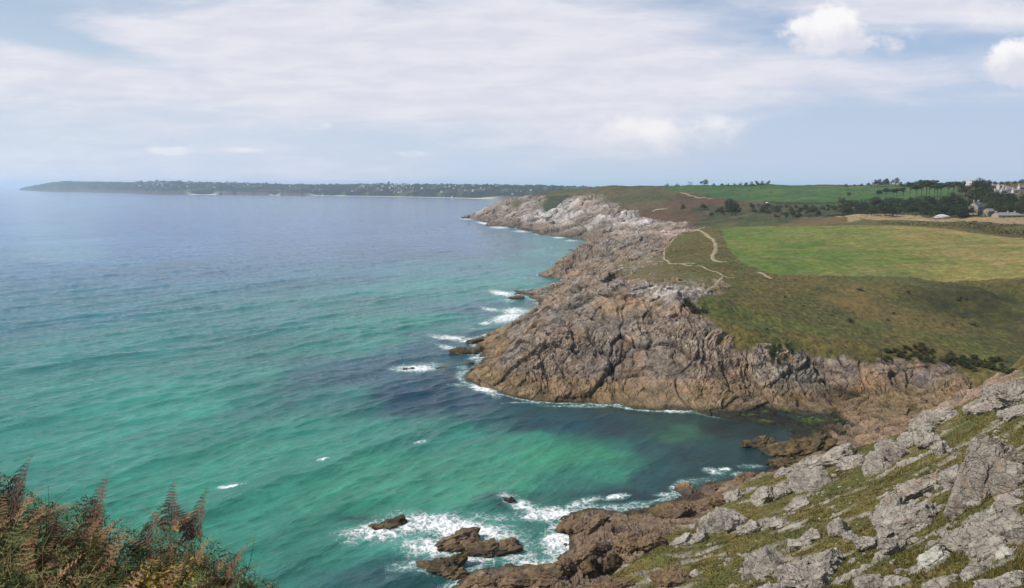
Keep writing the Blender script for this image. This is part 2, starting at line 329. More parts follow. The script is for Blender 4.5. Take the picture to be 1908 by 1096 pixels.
def terrain(name, pxs, dist, colour, mat, rock_amp, grass_amp, seed=0):
    a = np.arctan((pxs - 954) / F / CT); D, AA = np.meshgrid(dist, a, indexing='ij')
    x = D * np.sin(AA); y = D * np.cos(AA); z = hbase(x, y)
    nr, nc = x.shape
    cr = rock_amp
    fade = sst(520, 680, D) if dist[0] > 400 else (1 - sst(440, 520, D)) * sst(134, 150, D) if dist[0] > 100 else 1 - sst(115, 134, D)
    z = z + fbm(x / (cr * 14), y / (cr * 14), 4) * 1.3 * cr * sst(-6, 1, z) * fade
    col, rock = colour(x, y, z)
    # normals of the smooth ground
    Pp = np.stack([x, y, z], -1); du = np.gradient(Pp, axis=0); dv = np.gradient(Pp, axis=1)
    N = np.cross(dv, du); N /= np.linalg.norm(N, axis=-1, keepdims=True) + 1e-9; N[N[..., 2] < 0] *= -1
    slope = 1 - N[..., 2]
    # broken bedding of the rock
    k = rock > .02; X_, Y_, Z_ = x[k], y[k], z[k]
    L = cr; w1 = v3(X_ / (11 * L) + seed, Y_ / (11 * L), Z_ / (11 * L)); w2 = v3(X_ / (4 * L), Y_ / (4 * L) + 5, Z_ / (4 * L))
    s_ = .62 * X_ + .28 * Y_ - .73 * Z_ + w1 * 6 * L + w2 * .8 * L
    t1 = .75 * X_ + .2 * Y_ + .63 * Z_; t2 = .3 * X_ - .93 * Y_ + .1 * Z_
    saw = (s_ / (3.6 * L)) % 1; saw = np.where(saw < .82, saw / .82, (1 - saw) / .18)
    saw2 = (s_ / (1.25 * L) + w2 * 2) % 1; saw2 = np.where(saw2 < .8, saw2 / .8, (1 - saw2) / .2)
    A1 = v3(t1 / (5 * L), t2 / (5 * L), s_ / (3.4 * L)); A2 = v3(t1 / (2 * L), t2 / (2 * L), s_ / (1.1 * L)); A3 = v3(t1 / (.8 * L), t2 / (.8 * L), s_ / (.5 * L))
    jr = 1 - np.abs(2 * v3(X_ / (6 * L) + 9, Y_ / (6 * L), Z_ / (9 * L)) - 1); gul = np.clip((jr - .86) / .14, 0, 1)
    F0, E0 = facets(t1 / (17 * L), t2 / (17 * L) + 3, s_ / (9 * L), .6); rg = sst(.30, .62, v3(X_ / (13 * L) + 2, Y_ / (13 * L), Z_ / (8 * L) + 4)) * .7 + .3
    F1, E1 = facets(t1 / (6.5 * L), t2 / (6.5 * L), s_ / (3.6 * L), .5); F2, E2 = facets(t1 / (2.4 * L), t2 / (2.4 * L) + 7, s_ / (1.2 * L), .5); F3, E3 = facets(t1 / (.95 * L), t2 / (.95 * L), s_ / (.55 * L), .4)
    cr1 = np.clip(1 - E1 / .10, 0, 1)
    cr0 = np.clip(1 - E0 / .07, 0, 1); sl = 2.4 if dist[0] > 400 else 1.0
    sl0 = 1.0 if dist[0] > 400 else 1.25
    d = F0 * sl0 + (A1 - .5) * .5 + F1 * 1.05 * (.5 + .5 * rg) + (F2 * .5 + F3 * .28 + (A3 - .5) * .3 + saw2 * .22 - cr1 * .35) * rg + saw * .45 * A1 * sl - gul * .6 - cr0 * .5 - .3
    if dist[0] > 400: d = d * .72
    disp = np.zeros_like(x); disp[k] = d * cr * rock[k]
    disp += fbm(x / (2.2 * cr), y / (2.2 * cr), 3) * grass_amp * (1 - rock)
    near0 = sst(-.5, 3.0, z); disp *= .3 + .7 * (np.maximum(sst(0, 6, z), .75 * sst(1540, 1590, 954 + F * x / np.maximum(y, 1))) if 100 < dist[0] < 400 else near0)
    Pp = Pp + N * disp[..., None]
    shade = np.zeros_like(x); shade[k] = (A1 - .5) * .2 + (A2 - .5) * .2 + F2 * .22 * rg + F1 * .18 + F0 * .25 + (F3 > .2) * .10 * rg - cr0 * .35 - cr1 * .25 * rg - gul * .2
    col = col * (1 + shade * rock)[..., None]
    col = np.concatenate([np.clip(col, .008, .8), rock[..., None]], -1)
    o = grid_mesh(name, Pp.reshape(-1, 3), nr, nc, mat, {'col': col.reshape(-1, 4)})
    rf = (rock[:-1, :-1] < .4).ravel(); o.data.polygons.foreach_set('use_smooth', rf) if len(rf) == len(o.data.polygons) else print('faces differ')
    return o, Pp

def lerp(a, b, f): return a + (np.array(b) - a) * f[..., None]
def const(x, c): return np.broadcast_to(np.array(c, float), x.shape + (3,)).copy()

# ---- regions of the middle headland
g_mid = poly_world([(1180,508),(1215,498),(1235,480),(1240,455),(1265,436),(1300,429),(1345,423.5),(1540,419),(2050,419),(2300,440),(2300,700),(1990,718),(1880,704),(1800,694),(1740,676),(1640,670),(1560,664),(1500,664),(1400,657),(1352,628),(1312,592),(1296,562),(1345,545),(1352,522),(1262,522)], 140, 520)
g_low = poly_world([(1150,490),(1235,478),(1240,505),(1352,522),(1340,548),(1250,530),(1160,520)], 140, 520)
p_white = poly_world([(1180,535),(1250,528),(1330,540),(1325,552),(1240,552),(1190,552)], 140, 520)
p_ochre = poly_world([(1120,548),(1185,545),(1230,560),(1180,585),(1120,575)], 140, 520)
p_pink = poly_world([(1225,436),(1250,425),(1290,424),(1300,434),(1250,442)], 140, 520)
p_shade = poly_world([(1690,545),(1760,528),(1900,524),(2100,530),(2100,600),(1850,592),(1760,590),(1700,570)], 140, 520)  # shadowed part of the right slope, its shade painted into the grass colour
p_tan = poly_world([(1560,528),(1630,532),(1650,580),(1620,600),(1590,585),(1540,560)], 140, 520)
p_weed = poly_world([(1290,764),(1430,755),(1575,768),(1575,800),(1500,822),(1440,810),(1360,790)], 140, 200)
p_hay = poly_world([(1545,403),(1600,402),(2300,402),(2300,415),(1860,414.5),(1700,416),(1600,417.5),(1560,414)], 500, 700)
p_fieldA = poly_world([(1347,426),(1430,422),(1560,420),(1680,421),(1760,426),(1850,439),(2000,452),(2300,470),(2300,545),(2000,530),(1830,521),(1700,518),(1560,515),(1440,511),(1385,493),(1362,470),(1350,445)], 140, 520)
def col_mid(x, y, z):
    b = fbm(x / 22, y / 22, 4); f = fbm(x / 5, y / 5, 4); f2 = fbm(x / 1.5 + 4, y / 1.5, 3)
    c = const(x, (.205, .158, .118)); c = lerp(c, (.18, .157, .135), sst(-.1, .3, b)); c = lerp(c, (.115, .085, .062), sst(-.05, .4, f) * .8)
    c = lerp(c, (.28, .235, .185), sst(.05, .4, f2) * .6); c = lerp(c, (.065, .05, .04), sst(.1, .35, fbm(x / 2.6 - 9, y / 2.6 + z / 2, 3)) * .7)
    c = lerp(c, (.19, .17, .155), sst(11, 17, z + b * 4) * sst(-.2, .3, fbm(x / 9 + 3, y / 9, 2)) * .7)
    tid = (1 - sst(2.8, 6.0, z + b * 2.5 + f)) * (1 - .8 * sst(270, 360, y))                      # weed and barnacle zone
    c = lerp(c, (.185, .128, .068), tid * .85); c = lerp(c, (.10, .075, .03), tid * sst(.0, .4, f) * .8)
    c = lerp(c, (.035, .03, .018), (1 - sst(.25, .9, z + f * .5)) * .85)
    shelf = sst(1550, 1600, 954 + F * x / y) * (1 - sst(180, 192, np.hypot(x, y) + b * 12))
    c = lerp(c, (.21, .145, .10), shelf * .7)
    c = lerp(c, (.34, .31, .28), smooth_in(p_white, x, y, 7, 6, 2) * sst(-.3, .2, f2)); c = lerp(c, (.34, .22, .12), smooth_in(p_ochre, x, y, 8, 8, 3) * .6); c = lerp(c, (.27, .17, .09), sst(.12, .4, fbm(x / 13 + 40, y / 13, 3)) * .55)
    c = lerp(c, (.42, .31, .26), smooth_in(p_pink, x, y, 6, 8, 3) * .8)
    wd = smooth_in(p_weed, x, y, 6, 8, 1.5); c = lerp(c, (.018, .02, .014), wd * (1 - sst(2.0, 3.0, z)) * .96)
    c = lerp(c, (.06, .10, .015), wd * sst(.15, .3, fbm(x / 6 + 20, y / 3, 3)) * .8 * (1 - sst(2.0, 3.0, z)))
    g = np.maximum(smooth_in(g_mid, x, y, 7, 7, .8), smooth_in(g_low, x, y, 8, 6, 2) * sst(-.25, .1, f))
    gc = const(x, (.105, .083, .022)); gc = lerp(gc, (.065, .068, .016), sst(-.25, .3, b)); gc = lerp(gc, (.125, .085, .03), sst(.1, .6, f) * .55)
    gc = lerp(gc, (.07, .092, .018), sst(.05, .4, fbm(x / 40 + 8, y / 25, 3)) * .7); f3 = fbm(x / .9 + 3, y / 2.2, 3); gc = lerp(gc, (.03, .032, .01), sst(.02, .4, f2) * .75); gc = lerp(gc, (.17, .125, .045), sst(.1, .4, f3) * .55); gc = lerp(gc, (.028, .032, .01), sst(.1, .4, -f3) * .6)
    gc = lerp(gc, (.15, .10, .035), smooth_in(p_tan, x, y, 12, 12, 5) * .65)
    gc = lerp(gc, (.030, .032, .010), smooth_in(p_shade, x, y, 12, 14, 5) * (.55 + .45 * sst(-.4, .2, f)))  # painted shadow: grass darkened over the shaded slope
    gc = lerp(gc, (.14, .115, .06), smooth_in(g_low, x, y, 8, 6, 3) * .5)
    fa = smooth_in(p_fieldA, x, y, 3, 14, 0)
    fc = const(x, (.115, .145, .028)); fc = lerp(fc, (.068, .12, .017), sst(-.3, .15, fbm(x / 45 + 30, y / 60, 3)) * .9); fc = lerp(fc, (.17, .14, .055), sst(.05, .3, fbm(x / 26, y / 7 + x / 60, 4)) * .55)
    fr = sst(110, 235, x - .2 * (y - 300)); fc = lerp(fc, (.24, .175, .06), np.clip(fr * (.75 + 1.3 * fbm(x / 30, y / 8, 3)), 0, 1))
    fc = fc * (1 + .22 * fbm(x / 3, y / 3, 3) + .25 * fbm(x / 40, y / 3, 3))[..., None]
    gc = lerp(gc, (0, 0, 0), fa) + fc * fa[..., None]
    c = c * (1 - g)[..., None] + gc * g[..., None]
    return c, (1 - g) * np.where(shelf > .5, .9, 1)
# ---- regions of the far headland
g_rock = poly_world([(860,407),(900,392),(925,379),(955,371),(985,366),(1010,366),(1020,385),(1060,368),(1095,362),(1125,372),(1150,385),(1185,402),(1215,412),(1290,424),(1290,440),(1150,460),(1040,452),(870,418)], 500, 1400)
g_gul1 = poly_world([(955,373),(975,372),(970,385),(950,388)], 500, 1400); g_gul2 = poly_world([(1020,366),(1060,364),(1045,385),(1018,398),(1010,388)], 500, 1400)
g_heath = poly_world([(1150,420),(1180,402),(1230,382),(1265,362),(1330,368),(1400,377),(1470,380),(1440,395),(1330,400),(1300,430),(1180,425)], 500, 1400)
g_green = poly_world([(1235,350.5),(1300,347.5),(1500,347),(1700,347.5),(1790,352),(1760,374),(1640,377.5),(1500,379.5),(1430,377),(1300,361),(1260,355)], 500, 1600)
g_pale = poly_world([(1560,405),(1600,402.5),(1680,402),(2300,403),(2300,416),(1620,415),(1580,411)], 500, 720); g_bank = poly_world([(1400,425),(1450,415),(1500,408),(1560,402),(1640,402),(1640,418)], 500, 720)
def col_far(x, y, z):
    b = fbm(x / 90, y / 90, 4); f = fbm(x / 18, y / 18, 4)
    c = const(x, (.25, .205, .165)); c = lerp(c, (.37, .34, .315), sst(.0, .3, b)); c = lerp(c, (.13, .105, .085), sst(.0, .45, f) * .85)
    dg = (.62 * x + .28 * y - .73 * z) / 34 + fbm(x / 60, y / 60, 3) * .8; c = lerp(c, (.075, .062, .05), np.exp(-((dg % 1 - .5) / .05) ** 2) * sst(-.1, .2, fbm(x / 40 + 7, y / 40, 3)) * .85)
    c = lerp(c, (.16, .12, .085), 1 - sst(3, 9, z + f * 4)); c = lerp(c, (.05, .04, .03), 1 - sst(.3, 1.6, z))
    rk = smooth_in(g_rock, x, y, 22, 30, 4); rk = np.maximum(rk, 1 - sst(3, 7, z))
    rk = rk * (1 - smooth_in(g_gul1, x, y, 8, 15, 3)) * (1 - smooth_in(g_gul2, x, y, 12, 20, 3)) * (1 - sst(.25, .45, f) * sst(14, 25, z) * .9)
    gc = const(x, (.085, .07, .03)); gc = lerp(gc, (.05, .062, .02), sst(-.15, .25, b)); gc = lerp(gc, (.11, .08, .035), sst(.1, .5, f) * .5)
    gc = lerp(gc, (.032, .038, .016), smooth_in(g_gul2, x, y, 10, 15, 3))
    gc = lerp(gc, (.085, .042, .022), smooth_in(g_heath, x, y, 25, 40, 6) * .85 * sst(-.5, 0, f))
    px = 954 + F * x / y * CT
    vy = smooth_in(poly_world([(1290,385),(1480,381),(1780,376),(1800,400),(1560,401),(1480,412),(1300,425)], 500, 1400), x, y, 20, 40, 5)
    gc = lerp(gc, (.032, .045, .014), vy * sst(-.4, .1, fbm(x / 30, y / 30, 3)) * .85)
    gg = smooth_in(g_green, x, y, 8, 60, 0); gc = lerp(gc, (.036, .088, .018), gg)
    gc = lerp(gc, (.065, .105, .028), gg * sst(-.1, .4, fbm(x / 140, y / 50, 3)) * .8)
    pl = smooth_in(g_pale, x, y, 5, 30, 0); gc = lerp(gc, (.105, .072, .032), smooth_in(g_bank, x, y, 8, 20, 3)); gc = lerp(gc, (.27, .195, .10), pl); 
    fz = sst(1500, 1550, px) * sst(50, 56, z); gc = lerp(gc, (.15, .13, .06), fz * sst(-.1, .3, fbm(x / 120 + 4, y / 60, 2)) * .8)
    return c * rk[..., None] + gc * (1 - rk)[..., None], rk
# ---- near hillside
g_shore = poly_world([(845,1085),(930,1040),(1020,1050),(1030,960),(1100,945),(1220,930),(1330,920),(1390,885),(1440,865),(1470,870),(1380,905),(1340,940),(1290,975),(1240,1000),(1190,1040),(1130,1075),(1060,1110),(850,1120)], 60, 135)
def col_near(x, y, z):
    b = fbm(x / 9, y / 9, 4); f = fbm(x / 2.2, y / 2.2, 4); f2 = fbm(x / .6 + 4, y / .6, 3)
    c = const(x, (.17, .12, .085)); c = lerp(c, (.10, .075, .055), sst(0, .5, f) * .9); c = lerp(c, (.14, .095, .04), sst(-.1, .4, b) * (1 - sst(1.5, 3.5, z)))
    c = lerp(c, (.035, .028, .02), (1 - sst(.2, .8, z + f * .4)) * .9); c = lerp(c, (.27, .24, .20), sst(4, 9, z) * .7)
    sh = np.maximum(smooth_in(g_shore, x, y, 2.5, 4, .6), 1 - sst(1.8, 3.4, z + b))
    out = sst(.10, .30, fbm(x / 5 + 11, y / 3.4 + x / 9, 4)) * .9
    rk = np.clip(np.maximum(sh, out), 0, 1); c = lerp(c, (.25, .235, .215), out * (1 - sh) * .8)
    gc = const(x, (.12, .10, .028)); gc = lerp(gc, (.075, .08, .02), sst(-.2, .3, b)); gc = lerp(gc, (.15, .105, .04), sst(.05, .5, f) * .65)
    gc = lerp(gc, (.10, .12, .03), sst(.2, .6, fbm(x / 4 - 7, y / 4, 3)) * .7); gc = lerp(gc, (.03, .035, .012), sst(.1, .5, f2) * .6)
    return c * rk[..., None] + gc * (1 - rk)[..., None], rk

PX = np.concatenate([np.arange(760, 2010, 1.7), np.arange(2010, 2500, 14)])
D1 = np.exp(np.linspace(math.log(10), math.log(134), 640))
D2 = np.concatenate([np.linspace(134, 182, 100, endpoint=False), np.linspace(182, 290, 300, endpoint=False), np.linspace(290, 520, 230)])
D3 = np.concatenate([np.linspace(520, 1420, 380, endpoint=False), np.linspace(1420, 3500, 40)])
M_near = land_mat('hillside_ground', .10); M_mid = land_mat('headland_ground', .28); M_far = land_mat('far_ground', 1.2)
hill, PN = terrain('hillside', np.concatenate([np.arange(-900, 760, 14), PX]), D1, col_near, M_near, .42, .10, 3)
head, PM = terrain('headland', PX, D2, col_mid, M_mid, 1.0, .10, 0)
farh, PF = terrain('far_headland', PX, D3, col_far, M_far, 3.4, .8, 8)
for o in (hill, head, farh): o['kind'] = 'structure'

# ------------------------------------------------------------------ sea
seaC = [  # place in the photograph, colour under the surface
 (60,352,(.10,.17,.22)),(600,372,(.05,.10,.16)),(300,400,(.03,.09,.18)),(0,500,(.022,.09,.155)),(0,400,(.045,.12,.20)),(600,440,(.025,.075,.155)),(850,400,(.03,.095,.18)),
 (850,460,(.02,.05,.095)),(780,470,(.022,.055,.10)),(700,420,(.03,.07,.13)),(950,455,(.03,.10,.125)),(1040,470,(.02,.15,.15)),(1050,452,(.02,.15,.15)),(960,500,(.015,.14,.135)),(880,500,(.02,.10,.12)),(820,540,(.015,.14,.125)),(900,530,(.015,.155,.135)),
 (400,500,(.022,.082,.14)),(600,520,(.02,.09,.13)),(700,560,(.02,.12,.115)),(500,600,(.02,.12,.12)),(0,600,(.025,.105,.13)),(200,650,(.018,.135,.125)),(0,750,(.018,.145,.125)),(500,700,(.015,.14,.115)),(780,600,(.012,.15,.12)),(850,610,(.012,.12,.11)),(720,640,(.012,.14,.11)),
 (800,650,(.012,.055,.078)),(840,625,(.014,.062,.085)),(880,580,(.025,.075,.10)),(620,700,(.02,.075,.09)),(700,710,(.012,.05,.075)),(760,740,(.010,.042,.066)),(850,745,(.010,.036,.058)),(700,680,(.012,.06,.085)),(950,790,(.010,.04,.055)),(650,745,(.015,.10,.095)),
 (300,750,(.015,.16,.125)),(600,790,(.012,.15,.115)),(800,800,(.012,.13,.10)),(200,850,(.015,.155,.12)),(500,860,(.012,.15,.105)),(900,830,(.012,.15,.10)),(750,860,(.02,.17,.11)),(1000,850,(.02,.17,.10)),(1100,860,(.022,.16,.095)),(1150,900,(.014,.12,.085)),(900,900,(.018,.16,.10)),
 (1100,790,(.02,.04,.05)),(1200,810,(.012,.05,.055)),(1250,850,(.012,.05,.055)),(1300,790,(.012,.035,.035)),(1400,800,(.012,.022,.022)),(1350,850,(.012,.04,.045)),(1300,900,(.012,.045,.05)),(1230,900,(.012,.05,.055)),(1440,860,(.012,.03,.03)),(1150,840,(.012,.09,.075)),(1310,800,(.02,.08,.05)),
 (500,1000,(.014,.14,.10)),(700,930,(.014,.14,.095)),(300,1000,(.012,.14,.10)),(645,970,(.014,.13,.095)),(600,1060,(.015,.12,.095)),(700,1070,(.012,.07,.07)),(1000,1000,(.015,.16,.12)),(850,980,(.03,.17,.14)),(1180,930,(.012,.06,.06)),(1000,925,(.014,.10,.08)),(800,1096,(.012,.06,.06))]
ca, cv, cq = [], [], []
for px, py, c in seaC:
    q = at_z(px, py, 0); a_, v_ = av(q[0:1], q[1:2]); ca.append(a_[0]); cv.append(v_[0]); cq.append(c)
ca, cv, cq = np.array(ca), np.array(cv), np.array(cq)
def sea_col(x, y):
    wx = x + fbm(x / 45, y / 45, 4) * 22; wy = y + fbm(x / 45 + 31, y / 45, 4) * 22
    a, v = av(wx, wy); num = 0; den = 0
    for k in range(len(ca)):
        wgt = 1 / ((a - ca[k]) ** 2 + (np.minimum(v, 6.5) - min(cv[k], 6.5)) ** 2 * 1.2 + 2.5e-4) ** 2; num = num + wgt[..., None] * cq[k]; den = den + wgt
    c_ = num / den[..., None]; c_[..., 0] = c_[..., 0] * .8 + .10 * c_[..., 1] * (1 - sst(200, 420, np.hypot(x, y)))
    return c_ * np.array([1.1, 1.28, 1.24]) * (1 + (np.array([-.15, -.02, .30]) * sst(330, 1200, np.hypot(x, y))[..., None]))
seaPX = np.concatenate([np.arange(-60, 1980, 1.9)])
sa = np.arctan((seaPX - 954) / F / CT); sa = np.concatenate([np.linspace(sa[-1] - 2 * math.pi, sa[0], 130)[1:-1], sa])
rows = np.concatenate([at_z(954, p, 0)[1:2] for p in np.arange(1220, 347.5, -1.15)]); rows = np.concatenate([[30., 50., 70.], rows[rows > 78], [60000.]])
DD, AA = np.meshgrid(rows, sa, indexing='ij'); sx = DD * np.sin(AA); sy = DD * np.cos(AA)
# inside the picture rows follow Y, so fan the distance out a little
hs = np.where(np.hypot(sx, sy) < 1500, hbase(sx, sy) + fbm(sx / 14, sy / 14, 4) * 1.3, -6.0); hs[(AA < -1.55)] = -6
amp = 1 / (1 + (DD / 900.0) ** 2)
calm = 1 - .65 * np.exp(-(((954 + F * sx / np.maximum(sy, 1)) - 1350) / 170) ** 2) * (DD < 220)
dirc = np.array([.74, -.67])
ph = (sx * dirc[0] + sy * dirc[1]); cr_ = (-sx * dirc[1] + sy * dirc[0])
wob = fbm(sx / 40, sy / 40, 3) * 9; env = .35 + .9 * sst(-.35, .45, fbm(ph / 30, cr_ / 90, 2))
wz = 0
for Lw, Aw, ang in [(15, .30, 0), (9.3, .22, .14), (6.1, .15, -.2), (3.7, .085, .3), (2.4, .05, -.35)]:
    c_, s_ = math.cos(ang), math.sin(ang); q = (ph * c_ + cr_ * s_ + wob * (Lw / 15) ** .5) * 2 * np.pi / Lw
    wz = wz + Aw * (1 - np.abs(np.sin(q / 2))) ** 1.3 * 1.6 * (env if Lw > 5 else 1)
# one long breaking swell
qa, qb = at_z(330, 985, 0), at_z(800, 795, 0); dq = (qb - qa)[:2]; Lq = np.linalg.norm(dq); dq /= Lq; nq = np.array([dq[1], -dq[0]])
su = (sx - qa[0]) * dq[0] + (sy - qa[1]) * dq[1]; sn = (sx - qa[0]) * nq[0] + (sy - qa[1]) * nq[1] + fbm(su / 30, su * 0, 2) * 5
roll = np.exp(-np.where(sn > 0, sn / 2.6, -sn / 6.5) ** 2) * sst(-25, 8, su) * (1 - sst(Lq - 10, Lq + 45, su))
wz = (wz - .16) * amp * calm + roll * .85
foam = np.zeros_like(sx)
def splat(px, py, rx, ry, amt, rot=0, z=0):
    global foam
    q = at_z(px, py, 0); e1 = at_z(px + rx * math.cos(rot), py + rx * math.sin(rot), 0) - q; e2 = at_z(px - ry * math.sin(rot), py + ry * math.cos(rot), 0) - q
    M = np.linalg.inv(np.array([[e1[0], e2[0]], [e1[1], e2[1]]])); dx = sx - q[0]; dy = sy - q[1]
    u = M[0, 0] * dx + M[0, 1] * dy; v = M[1, 0] * dx + M[1, 1] * dy; foam = np.maximum(foam, amt * np.exp(-((u * u + v * v) / 1.5) ** 1.2))
for s_ in [(870,1040,90,16,.75),(960,1040,60,12,.7),(740,985,70,14,.85),(1060,985,30,25,.9),(900,965,110,10,.55),(850,985,120,22,1.05,.15),(820,1020,70,20,1.0),(700,995,70,18,.85),(760,975,60,12,.8),(900,1000,60,18,.9),(650,1010,30,12,.6),(970,940,45,12,.85,.35),(1030,960,60,14,1.0),(1080,940,40,8,.8,-.3),(1040,1010,35,28,1.0),(1000,1050,70,12,.8),(780,1060,60,14,.7),(670,1085,60,10,.62),
           (1148,928,22,5,1.0,-.15),(1245,922,25,4,.85),(1270,935,40,5,.7),(1200,945,30,8,.55),(1330,879,22,6,.75,.2),(1350,875,12,4,.9),(1390,888,30,7,.7,.2),(1400,870,30,5,.5),(430,909,26,4,1.05,-.1),(602,861,12,2.5,1.0,-.15),(785,827,14,3,.8,-.2),
           (775,687,42,7,1.0),(800,680,30,5,.6),(900,727,30,8,1.0,.35),(860,718,25,4,.55),(840,630,40,5,.9,.1),(880,635,25,5,.9),(850,652,40,5,.85,.25),(890,668,20,5,.8),(862,686,12,4,.6),(945,592,32,9,1.0,-.2),(960,580,30,7,.9),(915,577,22,4,.8,.15),(935,547,25,5,1.0,.15),(950,560,15,5,.6),(905,603,15,3,.9,-.1),(880,612,25,4,.5),
           (1255,766,40,4,.8,.05),(1180,757,60,3,.75,.05),(1080,757,70,3,.6),(985,752,50,3,.6),(870,407,14,3,.9),(905,417,20,3,.9,.2),(930,424,22,3,.8),(975,431,20,3,.8),(1010,436,18,2.5,.8),(1040,443,14,2,.8),(1065,449,18,2,.7),(270,1015,12,4,.8),(1445,835,30,4,.45)]: splat(*s_)
shore = np.exp(-((hs + .15) / .55) ** 2) * (DD < 1400); qx = 954 + F * sx / np.maximum(sy, 1)
foam = np.maximum(foam, shore * .62 * (1 - .75 * (np.exp(-((qx - 1430) / 110) ** 2) * (DD < 200))))
foam *= (sy > 20)
foam[(954 + F * sx / np.maximum(sy, 1) < 700) & (DD < 110)] *= .3
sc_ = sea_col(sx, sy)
def reef(px, py, rx, ry, amt, rot=0):
    global sc_
    q = at_z(px, py, 0); e1 = at_z(px + rx * math.cos(rot), py + rx * math.sin(rot), 0) - q; e2 = at_z(px - ry * math.sin(rot), py + ry * math.cos(rot), 0) - q
    M = np.linalg.inv(np.array([[e1[0], e2[0]], [e1[1], e2[1]]])); dx = sx - q[0] + fbm(sx / 6, sy / 6, 3) * 3; dy = sy - q[1] + fbm(sx / 6 + 9, sy / 6, 3) * 3
    u = M[0, 0] * dx + M[0, 1] * dy; v = M[1, 0] * dx + M[1, 1] * dy; k = amt * np.exp(-(u * u + v * v)); k = k * (sy > 20); sc_ = sc_ * (1 - k)[..., None] + np.array((.018, .035, .05)) * k[..., None]
for a_ in [(655, 968, 42, 9, .85), (930, 935, 40, 7, .6), (1130, 925, 70, 9, .6), (1190, 928, 60, 8, .7), (700, 1080, 70, 18, .6), (780, 1050, 60, 9, .4), (920, 925, 30, 5, .6)]: reef(*a_)
shal = sst(-3, 0, hs) * (DD < 1400); sc_ = sc_ * (1 - .35 * shal)[..., None]
wz = wz * (1 - .4 * shal) + sst(.5, 1, foam) * .45 * fbm(sx / 1.2, sy / 1.2, 3)
M_sea, q, p = newmat('sea_water'); pos = q.node('ShaderNodeNewGeometry').outputs['Position']
col = q.node('ShaderNodeAttribute', attribute_name='col').outputs['Color']; fo = q.node('ShaderNodeAttribute', attribute_name='foam').outputs['Fac']
rot = q.node('ShaderNodeVectorRotate', rotation_type='Z_AXIS'); q.put(rot.inputs['Vector'], pos); rot.inputs['Angle'].default_value = -math.atan2(.74, .67)
rp = rot.outputs[0]; st = q.vm('MULTIPLY', rp, (.35, 1.0, 1.0)); st2 = q.vm('MULTIPLY', rp, (.6, 1.0, 1.0))
w0 = q.noise(st, .045, 3, .6, .6); w00 = q.noise(q.vm('MULTIPLY', rp, (.25, 1.0, 1.0)), .014, 4, .6, .5); w1 = q.noise(st, .16, 3, .6, .6); w2 = q.noise(st, .62, 4, .6, .5); w3 = q.noise(st2, 1.9, 6, .7, .4)
hgt = q.m('ADD', q.m('ADD', q.m('ADD', q.m('MULTIPLY', w0, 2.2), q.m('MULTIPLY', w1, 1.5)), q.m('MULTIPLY', w2, .55)), q.m('MULTIPLY', w3, .34))
fn = q.noise(pos, .55, 9, .72, .6); fn2 = q.noise(pos, 2.6, 6, .7, .3)
ff = q.m('ADD', fo, q.m('ADD', q.m('MULTIPLY', q.m('SUBTRACT', fn, .5), 1.5), q.m('MULTIPLY', q.m('SUBTRACT', fn2, .5), .7)))
vo = q.node('ShaderNodeTexVoronoi', feature='DISTANCE_TO_EDGE'); q.put(vo.inputs['Vector'], q.vm('ADD', pos, q.vm('SCALE', q.noise(pos, .8, 4, .6, 0, color=True), scale=2.2))); vo.inputs['Scale'].default_value = .75
ff = q.m('ADD', ff, q.ramp(vo.outputs['Distance'], 0, .25, .16, -.14))
fm = q.m('MULTIPLY', q.ramp(ff, .42, 1.05), q.ramp(fo, .05, .3))
big = q.noise(pos, .02, 5, .6, .4); ck = q.ramp(big, .3, .7, .82, 1.18, False); lt = q.ramp(q.m('ADD', q.m('MULTIPLY', w2, .6), q.m('MULTIPLY', w3, .4)), .3, .7, .72, 1.28, False)
cw = q.vm('SCALE', col, scale=q.m('MULTIPLY', q.m('MULTIPLY', ck, lt), q.m('MULTIPLY', q.ramp(w00, .3, .7, .88, 1.12), q.ramp(w1, .3, .7, .84, 1.16))))
milky = q.ramp(fo, .12, .8, 0.0, .6); cw = q.mix(milky, cw, (.10, .30, .26))
q.l.new(q.mix(fm, cw, (.80, .82, .83)), p.inputs['Base Color'])
q.l.new(q.ramp(fm, 0, .6, .10, .9), p.inputs['Roughness']); p.inputs['IOR'].default_value = 1.33; p.inputs['Specular IOR Level'].default_value = .5
q.l.new(q.bump(q.m('ADD', hgt, q.m('MULTIPLY', fm, .4)), 1.0, .55), p.inputs['Normal'])
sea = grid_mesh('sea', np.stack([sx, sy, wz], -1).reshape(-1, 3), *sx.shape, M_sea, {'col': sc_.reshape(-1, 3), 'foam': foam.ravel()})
sea['kind'] = 'structure'

#@@OBJECTS@@
# ------------------------------------------------------------------ ground lookup on the finished land
def ground(x, y):
    D = math.hypot(x, y); px = 954 + F * CT * math.tan(math.atan2(x, y))
    if D < 134: g, ds, pxs = PN, D1, PXN
    elif D < 520: g, ds, pxs = PM, D2, PX
    else: g, ds, pxs = PF, D3, PX
    i = min(max(int(np.searchsorted(ds, D)), 0), len(ds) - 1); j = min(max(int(np.searchsorted(pxs, px)), 0), len(pxs) - 1)
    return float(g[i, j, 2])
PXN = np.concatenate([np.arange(-900, 760, 14), PX])
def on(px, py, t0=20, t1=3000):
    q = hit(px, py, t0, t1); q[2] = max(ground(q[0], q[1]), 0); return Vector(q)

